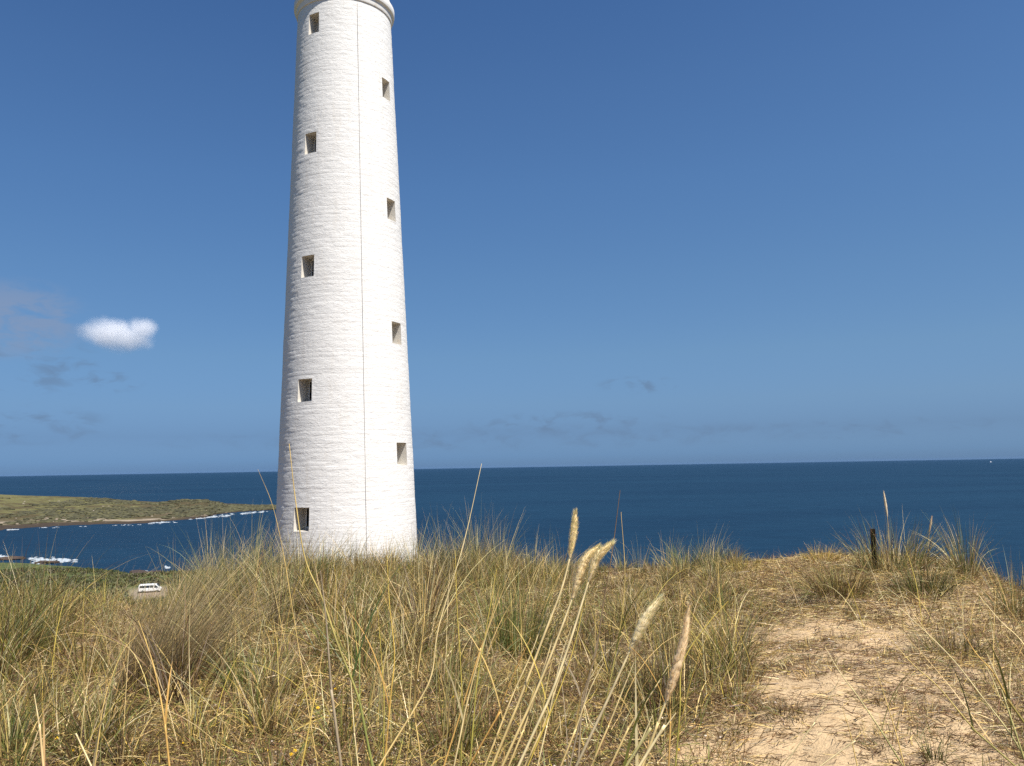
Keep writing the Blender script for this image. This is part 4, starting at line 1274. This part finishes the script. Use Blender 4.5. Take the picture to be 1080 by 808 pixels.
for sgn in (-1, 1):
    yo = sgn * .895; yi = sgn * .84
    def wn_(pts):
        bm = bmesh.new()
        f = lambda z, o: sgn * (HWv * (1 - .12 * min(1, max(0, (z - 1.2) / .8))) + o)
        a = [bm.verts.new((x, f(z, .012), z)) for x, z in pts]; b = [bm.verts.new((x, f(z, -.05), z)) for x, z in pts]
        n = len(a); bm.faces.new(a); bm.faces.new(b[::-1])
        for i in range(n): bm.faces.new((a[i], b[i], b[(i + 1) % n], a[(i + 1) % n]))
        bmesh.ops.recalc_face_normals(bm, faces=bm.faces)
        return link('window', mesh_bm('van_window', bm), M_VGL, van)
    wn_([(-2.45, 1.28), (-2.42, 1.82), (-1.25, 1.84), (-1.25, 1.28)])
    wn_([(-1.15, 1.28), (-1.15, 1.84), (-.05, 1.85), (-.05, 1.28)])
    wn_([(.05, 1.28), (.05, 1.85), (.85, 1.85), (.85, 1.28)])
    wn_([(1.10, 1.25), (1.10, 1.82), (1.42, 1.82), (1.98, 1.30), (1.95, 1.25)])
    slab('headlight', [(2.55, .82), (2.55, 1.02), (2.695, 1.0), (2.705, .82)], sgn * .55, sgn * .82, M_LAMP, van)
    slab('tail_light', [(-2.71, .9), (-2.70, 1.35), (-2.62, 1.35), (-2.62, .9)], sgn * .70, sgn * .84, M_TAIL, van)
    # door mirror
    slab('wing_mirror', [(1.78, 1.22), (1.78, 1.46), (1.90, 1.46), (1.90, 1.22)], sgn * .93, sgn * 1.10, M_PLAST, van)
slab('windscreen', [(1.60, 2.03), (2.23, 1.37), (2.26, 1.40), (1.63, 2.06)], -.68, .68, M_VGL, van)
slab('bumper', [(2.60, .36), (2.60, .60), (2.78, .58), (2.78, .38)], -.86, .86, M_PLAST, van)
slab('rear_bumper', [(-2.78, .38), (-2.78, .58), (-2.60, .60), (-2.60, .36)], -.86, .86, M_PLAST, van)
def lathe_y(prof, seg=28):
    V, Q = [], []
    for (r, y) in prof:
        for k in range(seg):
            f = 2 * math.pi * k / seg; V.append((r * math.cos(f), y, r * math.sin(f)))
    for i in range(len(prof) - 1):
        for k in range(seg): Q.append((i * seg + k, i * seg + (k + 1) % seg, (i + 1) * seg + (k + 1) % seg, (i + 1) * seg + k))
    return mesh_np('wheel', np.array(V), np.array(Q), smooth=True)
ty_me = lathe_y([(.20, -.11), (.31, -.115), (.34, -.08), (.34, .08), (.31, .115), (.20, .11)]); ty_me.materials.append(M_TYRE)
ri_me = lathe_y([(.001, -.07), (.10, -.085), (.13, -.06), (.20, -.09), (.205, .09), (.13, .06), (.10, .085), (.001, .07)]); ri_me.materials.append(M_RIM)
for x in (-1.7, 1.75):
    for sgn in (-1, 1):
        w = bpy.data.objects.new('wheel', ty_me); C.objects.link(w); w.parent = van; w.location = (x, sgn * .81, .34)
        r_ = bpy.data.objects.new('rim', ri_me); C.objects.link(r_); r_.parent = w

# ------------------------------------------------------------------ coastal scrub by the near shore
M_LEAF = mat_grass('scrub_leaf', .15, .6)
sb = Batch()
nb = 0
for k in range(6500):
    a = math.radians(random.uniform(-36, -15.5)); r = random.uniform(150, 412)
    if r > float(shore(a)) - 8: continue
    if 222 < r < 251 and abs(a - az_of(158)) < R(1.3): continue
    if r < 222 and abs(a - az_of(158)) < R(2.3) and random.random() < .8: continue
    x, y = r * math.sin(a), r * math.cos(a)
    dn = float(fbm(np.array([x * .03]), np.array([y * .03]), 90, 3)[0])
    if dn < -.25 and random.random() < .8: continue
    z = gz(x, y)
    n = 26; s = random.uniform(.7, 1.7)
    u = rng.normal(0, 1, (n, 3)); u /= np.linalg.norm(u, axis=1)[:, None]; u[:, 2] = np.abs(u[:, 2])
    B = np.array([x, y, z]) + u * s * np.array([1.2, 1.2, .8]) * rng.uniform(.6, 1.05, (n, 1))
    tone = lin(.075, .095, .028) if dn > .05 else (lin(.12, .125, .045) if random.random() < .6 else lin(.095, .085, .05))
    col = tone * rng.uniform(.6, 1.5, (n, 1)) * np.ones((1, 3))
    sb.add(strips(B, rng.uniform(0, 6.28, n), rng.uniform(0, 1.2, n), rng.uniform(-.5, .5, n), rng.uniform(.3, .8, n), rng.uniform(.25, .6, n), col, 2))
o = sb.build('coastal_scrub', M_LEAF)
prop(o, 'low green coastal scrub between the dune and the near shore', 'scrub', kind='stuff')

# ------------------------------------------------------------------ boat on the horizon
M_HULL = simple('white_hull', (.82, .82, .82), .4)
db = ray(1045, 487.5)
Pq = CAM + db * 45 / -db[2]
Pq = Pq * np.array([1, 1, 0])
boat = empty('distant_ship', Pq, R(12))
prop(boat, 'tiny white ship far out just under the horizon near the right edge', 'ship')
bm = bmesh.new()
hull = [(-14, -3.2), (-14, 3.2), (6, 3.4), (13, 1.6), (17, 0), (13, -1.6), (6, -3.4)]
b = [bm.verts.new((x * .9, y * .8, -.6)) for x, y in hull]; t = [bm.verts.new((x, y, 3.0 + (1.2 if x > 10 else 0))) for x, y in hull]
bm.faces.new(b); bm.faces.new(t)
for i in range(len(b)): bm.faces.new((b[i], b[(i + 1) % len(b)], t[(i + 1) % len(b)], t[i]))
bmesh.ops.recalc_face_normals(bm, faces=bm.faces)
link('hull', mesh_bm('hull', bm), M_HULL, boat)
bm = bmesh.new(); prism(bm, [(-9, -2.2), (2, -2.2), (4, -1.4), (4, 1.4), (2, 2.2), (-9, 2.2)], 3.05, 8); prism(bm, [(-5, -1.6), (1, -1.6), (1, 1.6), (-5, 1.6)], 8.02, 10.5)
link('wheelhouse', mesh_bm('wheelhouse', bm), M_HULL, boat)
tubes_obj('mast', [(np.array([(-3, 0, 10.5), (-3, 0, 14), (-3, 0, 18)]), .25)], M_HULL, boat)

# ------------------------------------------------------------------ the small white cloud (a volume)
DC = 6000.0
pc = at_dist(125, 352, DC)
sC = DC / FPX * .93
M_CLOUD = bpy.data.materials.new('cloud_vapour'); M_CLOUD.use_nodes = True
M_CLOUD.node_tree.nodes.clear(); g = NG(M_CLOUD.node_tree)
tcc = g.n('ShaderNodeTexCoord').outputs['Object']
lobes = [((-8 * sC, 0, 0 * sC), (33 * sC, 30 * sC, 20 * sC)), ((22 * sC, 0, 6 * sC), (19 * sC, 20 * sC, 16 * sC)), ((7 * sC, 0, -4 * sC), (34 * sC, 25 * sC, 18 * sC))]
fld = None
for c_, r_ in lobes:
    sub = g.n('ShaderNodeVectorMath', operation='SUBTRACT'); g.link(tcc, sub.inputs[0]); sub.inputs[1].default_value = c_
    dv_ = g.n('ShaderNodeVectorMath', operation='DIVIDE'); g.link(sub.outputs[0], dv_.inputs[0]); dv_.inputs[1].default_value = r_
    ln = g.n('ShaderNodeVectorMath', operation='LENGTH'); g.link(dv_.outputs[0], ln.inputs[0])
    f_ = g.math('SUBTRACT', 1.0, ln.outputs['Value'])
    fld = f_ if fld is None else g.math('MAXIMUM', fld, f_)
nz_ = g.noise(tcc, .010, 4, .5)
dens = g.smooth(g.math('ADD', fld, g.math('MULTIPLY', g.math('SUBTRACT', nz_, .56), .8)), .0, .75, 0, .0100)
pv = g.n('ShaderNodeVolumePrincipled')
pv.inputs['Color'].default_value = (.97, .97, .98, 1)
pv.inputs['Anisotropy'].default_value = 0.0
g.link(dens, pv.inputs['Density'])
ov = g.n('ShaderNodeOutputMaterial'); g.link(pv.outputs[0], ov.inputs['Volume'])
bm = bmesh.new()
bmesh.ops.create_icosphere(bm, subdivisions=5, radius=1)
for v in bm.verts:
    d = v.co.normalized(); best = 0
    for c_, r_ in lobes:
        # exit distance of the ray from the centre through this lobe
        o_ = [-c_[i] / r_[i] for i in range(3)]; q_ = [d[i] / r_[i] for i in range(3)]
        A_ = sum(k * k for k in q_); B_ = sum(o_[i] * q_[i] for i in range(3)); C_ = sum(k * k for k in o_) - 1
        ds_ = B_ * B_ - A_ * C_
        if ds_ > 0: best = max(best, (-B_ + math.sqrt(ds_)) / A_)
    v.co = d * best * 1.03
cl = link('cloud', mesh_bm('cloud', bm, True), M_CLOUD)
cl.location = pc
cl.rotation_euler = (0, 0, -math.atan2(pc[0], pc[1]))
prop(cl, 'small bright white puff of cloud floating alone left of the lighthouse', 'cloud')

# ------------------------------------------------------------------ sea haze
M_HAZE = bpy.data.materials.new('haze'); M_HAZE.use_nodes = True
M_HAZE.node_tree.nodes.clear(); g = NG(M_HAZE.node_tree)
pv = g.n('ShaderNodeVolumePrincipled')
pv.inputs['Color'].default_value = (.22, .38, .66, 1)
pv.inputs['Density'].default_value = 3.5e-6
ov = g.n('ShaderNodeOutputMaterial'); g.link(pv.outputs[0], ov.inputs['Volume'])
bm = bmesh.new()
bmesh.ops.create_cube(bm, size=2)
for v in bm.verts: v.co = Vector((v.co.x * 71000, v.co.y * 71000, 105 if v.co.z > 0 else -60))
prop(link('haze', mesh_bm('haze', bm), M_HAZE), kind='stuff')

print('verts', sum(len(o.data.vertices) for o in sc.objects if o.type == 'MESH'))
